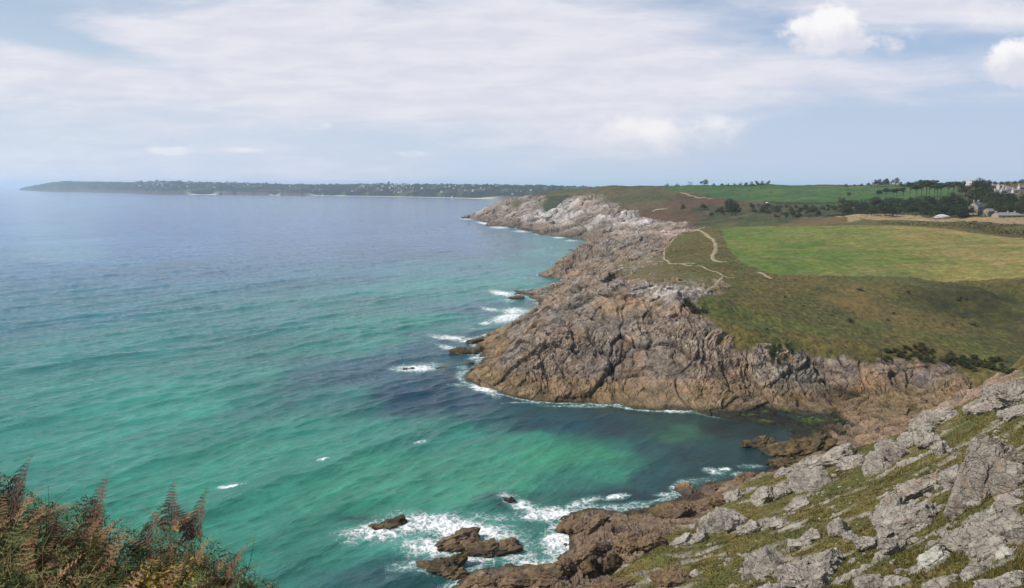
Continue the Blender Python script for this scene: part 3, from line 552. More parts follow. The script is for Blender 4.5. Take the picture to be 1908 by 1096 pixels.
def simple_mat(name, c1, c2, scale, rough=.85, bump=0.0, detail=5, spec=.25):
    m, q, p = newmat(name); pos = q.node('ShaderNodeTexCoord').outputs['Object']
    n = q.noise(pos, scale, detail, .65, .3); q.l.new(q.mix(q.ramp(n, .3, .7), c1, c2), p.inputs['Base Color'])
    p.inputs['Roughness'].default_value = rough; p.inputs['Specular IOR Level'].default_value = spec
    if bump: q.l.new(q.bump(n, .8, bump), p.inputs['Normal'])
    return m
def leaf_mat(name, cols, scale=.9, transl=.25):
    m, q, p = newmat(name); g = q.node('ShaderNodeNewGeometry'); oi = q.node('ShaderNodeObjectInfo').outputs['Random']
    ri = g.outputs['Random Per Island']; n = q.noise(q.node('ShaderNodeTexCoord').outputs['Object'], scale, 3)
    f = q.m('ADD', q.m('MULTIPLY', ri, .6), q.m('MULTIPLY', n, .5))
    c = q.mix(q.ramp(f, .25, .6), cols[0], cols[1]); c = q.mix(q.ramp(f, .6, .95), c, cols[2])
    c = q.vm('SCALE', c, scale=q.ramp(oi, 0, 1, .75, 1.25, False))
    q.l.new(c, p.inputs['Base Color']); p.inputs['Roughness'].default_value = .7
    return m

# ------------------------------------------------------------------ rocks
import bmesh
ICO = {}
def ico(n):
    if n not in ICO:
        bm = bmesh.new(); bmesh.ops.create_icosphere(bm, subdivisions=n, radius=1)
        ICO[n] = (np.array([v.co[:] for v in bm.verts]), np.array([[v.index for v in f.verts] for f in bm.faces])); bm.free()
    return ICO[n]
def orth(e1, e3):
    e1 = np.array(e1, float); e1 /= np.linalg.norm(e1); e3 = np.array(e3, float); e3 -= e1 * e1.dot(e3); e3 /= np.linalg.norm(e3)
    return np.stack([e1, np.cross(e3, e1), e3], 1)
HILLF = orth((.69, -.45, .56), (-.35, -.62, .7))
UPF = orth((.32, -.2, .93), (-.55, -.78, .25))
def block(rs, size, n=4, frame=None, jit=.25, rough=1.0, planes=11):
    D, T = ico(n); ns = []; ds = []
    for ax in range(3):
        for s in (-1, 1):
            v = np.zeros(3); v[ax] = s; v += rs.randn(3) * .16; ns.append(v / np.linalg.norm(v)); ds.append(rs.uniform(.72, .95))
    for k in range(planes):
        v = rs.randn(3); ns.append(v / np.linalg.norm(v)); ds.append(rs.uniform(.78, 1.1))
    r = np.full(len(D), 1e9)
    for v, d in zip(ns, ds):
        c = D @ v; r = np.minimum(r, np.where(c > .05, d / np.maximum(c, .05), 1e9))
    V = D * np.minimum(r, 1.5)[:, None]
    o = rs.rand(3) * 40
    a = v3(V[:, 0] * 2.2 + o[0], V[:, 1] * 2.2 + o[1], V[:, 2] * 2.2 + o[2]); b = v3(V[:, 0] * 6 + o[1], V[:, 1] * 6, V[:, 2] * 6); c = v3(V[:, 0] * 15, V[:, 1] * 15 + o[2], V[:, 2] * 15)
    f1, e1 = facets(V[:, 0] * 2.4 + o[0], V[:, 1] * 2.4 + o[1], V[:, 2] * 3.0 + o[2], .4); f2, e2 = facets(V[:, 0] * 6 + o[0], V[:, 1] * 6 + o[1], V[:, 2] * 7 + o[2], .4)
    V = V * (1 + rough * ((a - .5) * .12 + f1 * .13 + f2 * .055 - np.clip(1 - e1 / .12, 0, 1) * .04 + (c - .5) * .04))[:, None]
    st = ((V[:, 2] * 3.2 + a * 1.2 + o[0]) % 1); V[:, :2] *= (1 - rough * .09 * np.exp(-((st - .5) / .09) ** 2))[:, None]     # bedding joints
    st = ((V[:, 0] * 1.7 + b * .8 + o[1]) % 1); V[:, 1:] *= (1 - rough * .08 * np.exp(-((st - .5) / .07) ** 2))[:, None]
    V = V * (np.array(size) / 2)
    Rj = np.array(Euler([rs.uniform(-jit, jit) for _ in range(3)]).to_matrix())
    return V @ Rj.T @ (frame if frame is not None else np.eye(3)).T, T
def rock_mat(name, base, light, dark, lich, lich_amt, s=1.0):
    m, q, p = newmat(name); pos = q.node('ShaderNodeNewGeometry').outputs['Position']; sc1 = 1.6 / s
    a = q.noise(pos, .55 * sc1, 6, .6, .4); b = q.noise(pos, 3.5 * sc1, 7, .68, .2); cgr = q.noise(pos, 11 * sc1, 4, .7)
    c = q.mix(q.ramp(a, .38, .62), base, light); c = q.mix(q.ramp(b, .50, .66, 0, .85), c, dark); c = q.mix(q.ramp(cgr, .54, .66, 0, .7), c, [v * 1.4 for v in light])
    vr = q.node('ShaderNodeTexVoronoi', feature='DISTANCE_TO_EDGE'); q.put(vr.inputs['Vector'], q.vm('ADD', q.vm('MULTIPLY', pos, (1.0, .7, 1.5)), q.vm('SCALE', q.noise(pos, 1.1 * sc1, 4, .6, 0, color=True), scale=.5 * s))); vr.inputs['Scale'].default_value = .9 / s
    ck = q.ramp(vr.outputs['Distance'], 0, .035, 0, 1); c = q.mix(q.m('MULTIPLY', q.m('SUBTRACT', 1, ck), .38), c, [v * .5 for v in dark])
    lf = q.noise(pos, .42 * sc1, 6, .7, .8); lg = q.noise(pos, 5 * sc1, 4, .7)
    c = q.mix(q.m('MULTIPLY', q.ramp(lf, .60 - .1 * lich_amt, .70), q.ramp(lg, .42, .6, 0, .8 * lich_amt)), c, lich)
    if name in ('shore_rock', 'wet_rock'):      # damp and weed line of the tide
        zz_ = q.sep(pos)[2]; c = q.mix(q.ramp(q.m('ADD', zz_, q.m('MULTIPLY', a, -1.2)), -.2, .9, .85, 0), c, (.022, .018, .012)); q.put(p.inputs['Roughness'], q.ramp(zz_, .2, 1.6, .35, .9)); c = q.mix(q.ramp(q.noise(pos, .5, 5, .6), .45, .62, 0, .6), c, (.20, .135, .06))
    q.l.new(c, p.inputs['Base Color'])
    q.l.new(q.bump(q.m('ADD', q.m('ADD', a, q.m('MULTIPLY', b, .7)), q.m('ADD', q.m('MULTIPLY', cgr, .25), q.m('MULTIPLY', ck, .35))), 1.0, .22 * s), p.inputs['Normal'])
    return m
R_grey = rock_mat('lichened_rock', (.225, .20, .172), (.35, .32, .28), (.09, .078, .065), (.33, .15, .045), .55)
R_orange = rock_mat('orange_lichened_rock', (.23, .20, .17), (.35, .32, .28), (.095, .08, .065), (.42, .17, .04), 1.0)
R_white = rock_mat('pale_stone', (.34, .33, .29), (.46, .45, .40), (.25, .23, .2), (.5, .45, .3), .2, .5)
R_brown = rock_mat('shore_rock', (.13, .088, .06), (.20, .14, .095), (.05, .037, .028), (.16, .11, .035), 1.0)
R_wet = rock_mat('wet_rock', (.05, .037, .022), (.10, .075, .04), (.02, .016, .012), (.12, .085, .025), 1.0, .7)
def merge(parts):
    Vs, Ts, n = [], [], 0
    for V, T in parts: Vs.append(V); Ts.append(T + n); n += len(V)
    return np.concatenate(Vs), np.concatenate(Ts)
def outcrop(name, px0, py0, px1, py1, nb, mat, label, cat, seed, frame=HILLF, flat=.55, t0=20, t1=134, group=None, n=4, rough=1.0, sink=.12, grow=1.0, upright=False):
    rs = np.random.RandomState(seed); w_, h_ = px1 - px0, py1 - py0; parts = []; cen_ = []
    c0 = hit((px0 + px1) / 2, py0 + h_ * .75, t0, t1); c0[2] = ground(c0[0], c0[1]) if c0[2] > 0 else 0
    D = math.hypot(c0[0], c0[1]); m = math.hypot(D, H - c0[2]) / math.hypot(F, 200)
    lat = np.array([c0[1], -c0[0], 0]) / D; up = np.array([0, 0, 1.0])
    if nb == 1: spots = [(0, 0, 1)]
    else: spots = [((k + .5) / nb - .5 + rs.uniform(-.10, .10), None, rs.uniform(.75, 1.2)) for k in range(nb)]
    for u, v, k in spots:
        if nb == 1: L = w_ * m * 1.15; hh = h_ * m * 1.05; v = 0
        else: L = (w_ / nb * .6 + .4 * w_) * m * k; hh = h_ * m * (.6 if nb > 2 else .75) * k; v = rs.uniform(-.28, .28) - u * .25
        px = (px0 + px1) / 2 + u * w_ * (.7 if nb > 3 else .58); pyb = py0 + h_ * (.70 + v * .75)
        q = hit(px, min(pyb, 1180), t0, t1); g = ground(q[0], q[1]) if t1 < 600 else q[2]
        dq_ = np.hypot(q[0] - c0[0], q[1] - c0[1]); lim = .55 * w_ * m
        if dq_ > lim: q = c0 + (q - c0) * lim / dq_; g = ground(q[0], q[1]) if t1 < 600 else q[2]
        if q[2] <= 0.01: g = -.1
        L *= grow; hh *= grow; size = (max(L, hh * .6), max(min(L, hh) * .9, L * .45), max(hh * (1 if L < hh else .85), L * flat * .7))
        if upright: size = (hh * 1.25, L * 1.25, L * .7)
        V, T = block(rs, size, n, UPF if upright else frame, .22 if upright else .3, rough)
        ctr = np.array([q[0], q[1], g + hh * (.5 - sink) * .55]); ms = float(np.mean(size))
        if cen_:
            k_ = int(np.argmin([np.linalg.norm(ctr - a) - b * .4 for a, b in cen_])); a, b = cen_[k_]; dd_ = np.linalg.norm(ctr - a); mx = .36 * (ms + b)
            if dd_ > mx: ctr = a + (ctr - a) * mx / dd_
        cen_.append((ctr, ms)); parts.append((V + ctr, T))
    V, T = merge(parts); o3 = c0.copy(); V = V - o3
    o = tri_mesh(name, V, T, mat, None, False); o.location = o3
    me = o.data; me.polygons.foreach_set('use_smooth', np.ones(len(me.polygons), bool)); me.set_sharp_from_angle(angle=math.radians(28))
    tag(o, label, cat, group); return o
G_out = 'grey rock outcrops on the near hillside'
OUT = [
 ('rock_outcrop',1787,823,1868,962,4,R_orange,'tall pale grey outcrop with orange lichen streaks, the highest block of the near slope'),
 ('rock_outcrop',1850,850,1905,930,3,R_orange,'reddish lichened outcrop leaning against the right side of the tallest outcrop'),
 ('rock_outcrop',1628,916,1752,1004,4,R_grey,'broad smooth grey slab outcrop in the middle of the near slope'),
 ('rock_outcrop',1672,878,1756,926,3,R_orange,'blocky outcrop with an orange lichened left end, just above the broad slab'),
 ('rock_outcrop',1755,874,1796,914,1,R_grey,'small grey block between the broad slab and the tallest outcrop'),
 ('rock_outcrop',1640,990,1690,1040,2,R_grey,'rounded grey outcrop under the broad slab'),
 ('rock_outcrop',1480,838,1578,886,4,R_grey,'long pale outcrop on the skyline of the near slope above the dark cove'),
 ('rock_outcrop',1484,870,1545,928,3,R_grey,'stepped grey outcrop just below the long skyline outcrop'),
 ('rock_outcrop',1436,868,1486,892,2,R_grey,'low pale ledge running down the skyline towards the cove'),
 ('rock_outcrop',1567,846,1606,874,1,R_grey,'single tilted slab with a dark right side in the grass right of the skyline outcrop'),
 ('rock_outcrop',1617,820,1674,880,3,R_grey,'pale leaning slab outcrop right of the single tilted slab'),
 ('rock_outcrop',1668,800,1722,845,3,R_grey,'broken ledge of small blocks climbing up from the leaning slab'),
 ('rock_outcrop',1706,786,1756,838,2,R_grey,'grey outcrop with a dark top edge below the upper skyline ledge'),
 ('rock_outcrop',1690,764,1798,800,4,R_grey,'thin yellowish ledge along the upper skyline of the slope'),
 ('rock_outcrop',1800,746,1856,780,3,R_grey,'light grey blocks standing on the upper skyline'),
 ('rock_outcrop',1843,704,1925,766,5,R_grey,'large grey ridge of rock in the top right corner of the near slope'),
 ('rock_outcrop',1858,752,1925,790,3,R_grey,'flat grey outcrop in the grass under the corner ridge'),
 ('rock_outcrop',1396,905,1444,952,3,R_grey,'grey outcrop of two boulders at the lower left end of the slope'),
 ('rock_outcrop',1443,906,1470,932,1,R_grey,'small upright boulder right of the two boulder outcrop'),
 ('rock_outcrop',1462,928,1508,952,2,R_grey,'low grey hump in the grass under the stepped outcrop'),
 ('rock_outcrop',1306,946,1364,1002,4,R_grey,'pale cracked outcrop where the brown shore rocks meet the grass'),
 ('rock_outcrop',1355,964,1378,998,1,R_grey,'thin pointed slab leaning right of the pale cracked outcrop'),
 ('rock_outcrop',1258,984,1318,1022,3,R_grey,'weathered ledge sloping down left below the pale cracked outcrop'),
 ('rock_outcrop',1334,912,1396,940,4,R_grey,'narrow pale ledge above the ochre shore rocks'),
 ('rock_outcrop',1382,974,1416,1000,1,R_grey,'low slab with a dark hollow on its right in green grass'),
 ('rock_outcrop',1418,962,1476,992,4,R_grey,'scatter of small standing stones on the middle of the lower slope'),
 ('rock_outcrop',1468,982,1536,1026,3,R_grey,'grey outcrop with a tuft of gorse at its top right'),
 ('rock_outcrop',1390,1012,1456,1074,5,R_grey,'rough lumpy outcrop left of the big bottom outcrop'),
 ('rock_outcrop',1448,1024,1568,1110,7,R_grey,'big rough grey outcrop at the bottom edge of the photo'),
 ('rock_outcrop',1548,974,1576,1008,1,R_grey,'narrow upright stone in the grass above the big bottom outcrop'),
 ('rock_outcrop',1570,990,1602,1014,2,R_grey,'pair of small stones beside the narrow upright stone'),
 ('rock_outcrop',1602,996,1634,1032,2,R_grey,'grey block left of the rounded outcrop under the slab'),
 ('boulder',1718,1030,1762,1064,1,R_white,'nearly white triangular boulder lying in the grass near the bottom'),
 ('rock_outcrop',1812,1018,1860,1050,1,R_grey,'flat tilted slab with a deep shadow under its right end'),
 ('rock_outcrop',1765,968,1868,1036,4,R_grey,'large dark sided outcrop below the tallest outcrop'),
 ('rock_outcrop',1862,956,1930,1018,3,R_grey,'rounded grey outcrop at the right edge beside the dark sided one'),
 ('rock_outcrop',1716,1068,1784,1112,3,R_grey,'grey ledge cut by the bottom edge, right of the middle'),
 ('rock_outcrop',1788,1060,1836,1092,2,R_grey,'low outcrop between the two bottom ledges'),
 ('rock_outcrop',1830,1058,1925,1108,4,R_grey,'wide jointed ledge in the bottom right corner'),
 ('rock_outcrop',1598,1070,1644,1108,2,R_grey,'grey stone pair cut by the bottom edge below the rounded outcrop'),
 ('rock_outcrop',1650,1076,1682,1100,1,R_grey,'small dark stone at the bottom edge right of the stone pair'),
 ('rock_outcrop',1738,822,1770,852,2,R_grey,'small knobbly outcrop left of the top of the tallest outcrop'),
 ('rock_outcrop',1850,918,1912,952,3,R_grey,'low grey ledge rising right of the foot of the tallest outcrop'),
 ('rock_outcrop',1740,1038,1716,1040,1,R_grey,'') ,
 ('boulder',1862,1024,1884,1042,1,R_white,'small whitish boulder right of the flat tilted slab'),
]
for k, (nm, a, b, c, d, nb, mt, lb) in enumerate(OUT):
    if lb: outcrop(nm, a, b, c, d, nb, mt, lb, 'boulder' if nm == 'boulder' else 'rock outcrop', 100 + k, group=None if nm == 'boulder' else G_out, upright=(d - b) > .9 * (c - a) and (d - b) > 55, n=5 if (c - a) > 70 else 4, grow=1.12, sink=.17)
# brown shore rocks
SHO = [
 (1036,950,1110,998,5,R_brown,'dark brown headed rock spur jutting left into the surf'),
 (1090,945,1150,985,3,R_brown,'brown shore rock behind the surf spur'),
 (1225,936,1300,972,3,R_brown,'ochre domed shore rock below the pale cracked outcrop'),
 (1290,922,1372,950,4,R_brown,'long reddish shore ledge at the foot of the slope'),
 (1150,985,1240,1040,5,R_brown,'jagged dark brown rocks in the middle of the shore'),
 (1060,1000,1140,1050,4,R_brown,'brown ribbed rocks above the small dark cave'),
 (1085,1035,1118,1068,2,R_wet,'black wet boulder beside the small surf inlet'),
 (1118,1030,1160,1066,2,R_wet,'black triangular rock in the shore hollow'),
 (1100,1062,1190,1110,4,R_brown,'brown slab cut by the bottom edge right of the inlet'),
 (1215,1050,1290,1110,3,R_brown,'smooth brown rock hump low on the grassy slope'),
 (930,1048,1035,1100,5,R_brown,'light brown whaleback rock at the bottom edge of the shore'),
 (1020,1040,1070,1085,3,R_brown,'knobbly rock between whaleback rock and inlet'),
 (858,1068,925,1110,3,R_brown,'low brown rock running out to the left at the bottom edge')]
shoreF = orth((.9, .25, .12), (0, -.45, .9))
for k, (a, b, c, d, nb, mt, lb) in enumerate(SHO): outcrop('shore_rock', a, b, c, d, nb, mt, lb, 'shore rock', 300 + k, frame=shoreF, flat=.5, t1=140, group='brown rocks along the near shore', rough=1.3)
# rocks standing in the water
SKR = [
 (692,964,762,990,3,R_wet,'low dark rock in the surf, farthest left of the near skerries'),
 (815,990,885,1035,4,R_brown,'brown rock skerry ringed by white foam, left half of the pair'),
 (872,1006,952,1036,4,R_brown,'brown rounded skerry touching the right side of the foam ringed one'),
 (788,1044,862,1072,2,R_wet,'dark domed rock just off the bottom shore rocks'),
 (828,1060,866,1084,2,R_wet,'small brown rock between the dark dome and the shore'),
 (938,926,960,940,2,R_wet,'tiny black rock awash at the top of the surf'),
 (1388,820,1440,836,5,R_wet,'black weedy reef at the mouth of the dark cove'),
 (1430,822,1530,852,7,R_wet,'jumble of black weedy rocks on the near side of the dark cove'),
 (1440,852,1490,876,4,R_wet,'dark rocks under the skyline ledge at the cove shore'),
 (1372,880,1408,896,3,R_brown,'reddish brown rock awash below the skyline ledge'),
 (748,684,772,692,3,R_wet,'small reef breaking the sea off the headland tip'),
 (808,680,834,690,3,R_wet,'row of small black rocks between reef and headland tip'),
 (834,642,905,662,6,R_wet,'grey brown ledge jutting out above the headland tip'),
 (866,628,900,644,4,R_wet,'short rocky finger above the jutting ledge'),
 (944,548,985,562,3,R_brown,'small brown rock islet off the headland side'),
 (866,672,886,684,2,R_wet,'lone greenish rock in the water near the headland tip'),
 (858,402,880,409,4,R_wet,'dark low rocks at the tip of the far headland')]
for k, (a, b, c, d, nb, mt, lb) in enumerate(SKR): outcrop('sea_rock', a, b, c, d, nb, mt, lb, 'sea rock', 400 + k, frame=shoreF, flat=.35, t1=1400, group='rocks standing in the sea', rough=1.7, sink=.22, n=4, grow=1.45 if k < 10 else 1.0)
# loose stones
rs = np.random.RandomState(5); STN = []
for k in range(4):
    V, T = block(rs, (1, .75, .7), 3, HILLF if k < 2 else np.eye(3), .3, 1.2, 9)
    o = tri_mesh('stone', V, T, R_grey, None, True); o.data.set_sharp_from_angle(angle=math.radians(28)); STN.append(o)
def scatter_px(n, poly, seed):
    r = random.Random(seed); pp = np.array(poly, float); xs, ys = pp[:, 0], pp[:, 1]; o = []
    while len(o) < n:
        x, y = r.uniform(xs.min(), xs.max()), r.uniform(ys.min(), ys.max())
        if inside(pp, np.array([x]), np.array([y]))[0]: o.append((x, y))
    return o
slope_poly = [(1230,1090),(1300,1020),(1390,950),(1480,900),(1600,850),(1760,800),(1900,760),(1905,1090)]
cl = np.array([[perl, 0] for perl in range(1)])
cnt = 0
for (x, y) in scatter_px(620, slope_poly, 3):
    q = on(x, y, 20, 134)
    if fbm(np.array([q.x / 7 + 3]), np.array([q.y / 7]), 3)[0] < .04 and rnd.random() > .12: continue
    if cnt >= 230: break
    o = STN[cnt] if cnt < 4 else STN[cnt % 4].copy()
    if cnt >= 4: C.objects.link(o)
    s = rnd.uniform(.25, .55) ** 1.0 * (1.9 if rnd.random() < .22 else 1); o.location = q + Vector((0, 0, s * .08)); o.scale = (s * rnd.uniform(.9, 1.6), s, s * rnd.uniform(.6, 1.1)); o.rotation_euler = (rnd.uniform(-.3, .3), rnd.uniform(-.3, .3), rnd.uniform(-.5, .5))
    tag(o, 'small grey lichened stone half sunk in the grass of the near slope', 'stone', 'loose grey stones scattered over the near hillside'); cnt += 1

# ------------------------------------------------------------------ foliage
def leaf_quads(rs, cen, nrm, size, wr=.6):
    n = len(cen); a = rs.randn(n, 3); a -= nrm * (a * nrm).sum(1)[:, None]; a /= np.linalg.norm(a, axis=1)[:, None]; b = np.cross(nrm, a)
    s = size * rs.uniform(.6, 1.3, n)[:, None]; V = np.stack([cen - a * s, cen - b * s * wr, cen + a * s, cen + b * s * wr], 1).reshape(-1, 3)
    return V, np.arange(n * 4).reshape(-1, 4)
def clump_cloud(rs, lobes, n, size, gap=.0):
    """leaf clumps spread over and inside a set of ellipsoid lobes ((x,y,z),(rx,ry,rz))"""
    cs, ns = [], []; tot = sum(l[1][0] * l[1][2] for l in lobes)
    for c, r in lobes:
        k = max(6, int(n * r[0] * r[2] / tot)); d = rs.randn(k, 3); d /= np.linalg.norm(d, axis=1)[:, None]
        rad = rs.uniform(.55, 1.0, k) ** .6 * (1 + .22 * (v3(d[:, 0] * 2.5 + 9 + c[0], d[:, 1] * 2.5 + 7, d[:, 2] * 2.5 + c[2] + 20) - .5) * 2)
        cs.append(np.array(c) + d * rad[:, None] * np.array(r)); nn = d + rs.randn(k, 3) * .55; ns.append(nn / np.linalg.norm(nn, axis=1)[:, None])
    return leaf_quads(rs, np.concatenate(cs), np.concatenate(ns), size)
def tube(p0, p1, r0, r1, k=6):
    p0, p1 = np.array(p0, float), np.array(p1, float); d = p1 - p0; d /= np.linalg.norm(d) + 1e-9
    a = np.cross(d, [0, 0, 1.0] if abs(d[2]) < .9 else [1.0, 0, 0]); a /= np.linalg.norm(a); b = np.cross(d, a)
    an = np.arange(k) * 2 * np.pi / k; c = np.cos(an)[:, None] * a + np.sin(an)[:, None] * b
    V = np.concatenate([p0 + c * r0, p1 + c * r1]); i = np.arange(k); j = (i + 1) % k
    return V, np.stack([i, j, j + k, i + k], 1)
L_dark = leaf_mat('dark_foliage', [(.012, .018, .007), (.02, .030, .010), (.034, .045, .014)])
L_mid = leaf_mat('green_foliage', [(.018, .026, .009), (.03, .044, .013), (.05, .066, .018)])
L_brown = leaf_mat('dull_foliage', [(.04, .032, .016), (.065, .055, .024), (.09, .08, .035)])
L_pine = leaf_mat('pine_foliage', [(.018, .03, .012), (.03, .048, .018), (.045, .068, .024)])
L_gorse = leaf_mat('gorse_foliage', [(.02, .024, .008), (.035, .042, .012), (.07, .072, .02)])
M_bark = simple_mat('bark', (.06, .045, .035), (.12, .095, .075), 3, bump=.05)
def make_tree(kind, seed):
    rs = np.random.RandomState(seed); e = empty({'pine': 'pine_tree', 'broad': 'broadleaf_tree', 'lean': 'leaning_tree', 'bush': 'bush', 'bare': 'sparse_tree'}[kind], (0, 0, 0)); parts = []; lobes = []
    mat = {'pine': L_pine, 'broad': L_dark if seed % 2 else L_mid, 'lean': L_dark, 'bush': L_brown if seed % 2 else L_mid, 'bare': L_brown}[kind]
    if kind == 'pine':       # unit height 1
        parts.append(tube((0, 0, 0), (.03, 0, .42), .022, .017)); parts.append(tube((.03, 0, .42), (.0, .02, .80), .017, .009))
        for k in range(7):
            an = rs.uniform(0, 6.28); r = rs.uniform(.10, .26); z = rs.uniform(.72, .93); parts.append(tube((.01, .01, z - .22), (r * math.cos(an), r * math.sin(an), z), .009, .004, 4))
            lobes.append(((r * math.cos(an), r * math.sin(an), z), (.17, .17, .06)))
        lobes.append(((0, 0, .92), (.2, .2, .08))); n, s = 900, .032
    elif kind in ('broad', 'bush'):
        h0 = .28 if kind == 'broad' else .08
        parts.append(tube((0, 0, 0), (0, 0, h0 + .2), .035, .022))
        for k in range(9 if kind == 'broad' else 7):
            an = rs.uniform(0, 6.28); r = rs.uniform(.1, .36); z = rs.uniform(h0 + .12, .82) if r < .22 else rs.uniform(h0 + .05, .6)
            c = (r * math.cos(an), r * math.sin(an), z); parts.append(tube((0, 0, h0), c, .018, .006, 4)); q = rs.uniform(.16, .25); lobes.append((c, (q, q, q * .8)))
        lobes.append(((rs.uniform(-.1, .1), 0, .80), (.2, .2, .17))); n, s = 760, .042
    elif kind == 'lean':
        parts.append(tube((0, 0, 0), (.05, 0, .4), .04, .03)); parts.append(tube((.05, 0, .4), (.22, 0, .75), .03, .015))
        for c in [(-.25, .0, .55), (-.1, .1, .66), (.05, 0, .72), (.2, .05, .85), (.3, -.05, .7), (.28, 0, .52), (.1, -.1, .5)]:
            parts.append(tube((.05, 0, .38), c, .014, .005, 4)); lobes.append((c, (.16, .16, .12)))
        n, s = 700, .035
    else:
        parts.append(tube((0, 0, 0), (0, 0, .4), .03, .02))
        for k in range(8):
            an = rs.uniform(0, 6.28); c = (.3 * math.cos(an), .3 * math.sin(an), rs.uniform(.5, .95)); parts.append(tube((0, 0, .3), c, .014, .004, 4)); lobes.append((c, (.16, .16, .12)))
        n, s = 200, .03
    V, T = merge(parts); tri_mesh('trunk', V, T, M_bark, None, True, e)
    V, T = clump_cloud(rs, lobes, n, s); tri_mesh('crown', V, T, mat, None, False, e)
    return e
PROTO = {k: [make_tree(k, s) for s in ss] for k, ss in {'pine': (1, 2, 3), 'broad': (4, 5, 6, 7), 'lean': (8,), 'bush': (10, 11, 12), 'bare': (13,)}.items()}
USED = set()
def plant(kind, px, py, hpx, wf=1.0, label='', group=None, t0=400, t1=3000, D=None, sink=.05):
    ps = PROTO[kind]; i = rnd.randrange(len(ps)); e = ps[i]
    q = on(px, py, t0, t1) if D is None else Vector(at_d(px, py, D)); 
    if D is not None: q.z = ground(q.x, q.y)
    if (kind, i) in USED: e = copy_tree(ps[i])
    USED.add((kind, i)); dist = math.hypot(q.x, q.y); s = hpx * dist / F
    e.location = q - Vector((0, 0, s * sink)); e.scale = (s * wf, s * wf, s); e.rotation_euler = (0, 0, rnd.uniform(0, 6.28) if kind != 'lean' else 0)
    tag(e, label, {'pine': 'pine tree', 'bush': 'bush'}.get(kind, 'tree'), group); return e
plant('lean', 1311, 347, 16, 1.15, 'dark wind bent tree standing alone on the skyline above the green field', D=1250)
plant('bare', 1286, 347.5, 12, 1.0, 'pale thin tree just left of the lone dark tree on the skyline', D=1250)
for px, h in [(1243, 6), (1262, 7), (1330, 6), (1345, 5), (1300, 4), (1318, 4), (1275, 4)]: plant('bush', px, 348, h, 1.6, 'low skyline bush near the lone wind bent tree', 'skyline bushes near the lone tree', D=1240)
for px, h in [(1390, 7), (1400, 9), (1410, 10), (1420, 9), (1432, 8), (1380, 6), (1368, 5), (1357, 5)]: plant('bush', px, 347.5, h, 1.4, 'dark bush in the thicket on the skyline behind the green field', 'thicket on the skyline', D=1240)
for px, h in [(1576, 6), (1592, 5), (1605, 6), (1618, 7), (1629, 11), (1640, 13), (1650, 14)]: plant('broad', px, 348, h, 1.2, 'rounded dark tree in the row on the skyline left of the two spiky trees', 'row of trees on the skyline', D=1150)
plant('lean', 1667, 348, 18, .9, 'dark leaning tree with a spiky top on the skyline, right of the row', D=1130)
plant('lean', 1649, 348, 15, .8, 'smaller dark spiky tree on the skyline at the end of the row', D=1130)
for px, h in [(1680, 9), (1692, 9), (1704, 9), (1714, 11)]: plant('broad', px, 350, h, 1.4, 'low dark tree in the hedge behind the upper pines', 'hedge trees behind the pines', D=1080)
for px, py, h in [(1634, 374, 21), (1648, 374, 24), (1662, 374, 25), (1672, 373, 23), (1684, 374, 26), (1697, 373, 30), (1704, 374, 28), (1716, 374, 33), (1722, 373, 36), (1732, 373, 34), (1741, 372, 35), (1748, 372, 33), (1755, 371, 34), (1764, 370, 33), (1776, 368, 32)]:
    plant('pine', px + rnd.uniform(-3, 3), py, h * rnd.uniform(.78, .94), rnd.uniform(.85, 1.15), 'tall bare trunked pine with a flat crown in the stand below the hilltop', 'stand of pines', 600)
for (px, py) in scatter_px(120, [(1562,398),(1572,386),(1620,380),(1700,377),(1790,372),(1812,384),(1806,402),(1700,402)], 21):
    plant('broad', px, py + 4, rnd.uniform(11, 18), rnd.uniform(1.1, 1.6), 'rounded tree in the dark wood between tan field and pines', 'wood behind the tan field', 560)
for (px, py) in scatter_px(85, [(1788,352),(1830,350),(1850,362),(1905,372),(1960,372),(1960,398),(1908,400),(1838,396),(1830,378),(1800,372)], 22):
    plant('broad', px, py + 4, rnd.uniform(11, 19), rnd.uniform(1.0, 1.5), 'dark tree in the wood around the stone house', 'wood around the stone house', 560)
for px, h in [(1786, 10), (1793, 12), (1800, 9), (1832, 8), (1843, 9), (1853, 7), (1865, 7), (1876, 6), (1890, 7), (1903, 9)]: plant('broad', px, 346, h, 1.2, 'hilltop tree around the roofs of the village', 'trees around the hilltop village', D=930)
for px, py, h, wf in [(1311, 389, 13, 1.1), (1337, 400, 12, 1.2), (1347, 401, 16, 1.2), (1357, 402, 34, .75), (1370, 404, 30, .8), (1363, 404, 22, 1.1), (1325, 404, 10, 1.3), (1272, 395, 15, .7)]: plant('broad', px, py, h, wf, 'dark tree in the clump in the little valley before the green field', 'clump of valley trees', 560)
for (px, py) in scatter_px(70, [(1400,402),(1395,384),(1480,384),(1560,384),(1560,398),(1520,404),(1470,408)], 23):
    plant('bush', px, py, rnd.uniform(4, 9), rnd.uniform(1.2, 2.0), 'scrubby bush on the valley side below the green field', 'valley scrub', 560)
for px, py, h in [(1420, 398, 11), (1476, 404, 10), (1466, 408, 8), (1582, 366, 8), (1565, 378, 9), (1572, 377, 7)]: plant('bush', px, py, h, 1.4, 'rounder darker bush standing out of the valley scrub', 'dark valley bushes', 560)
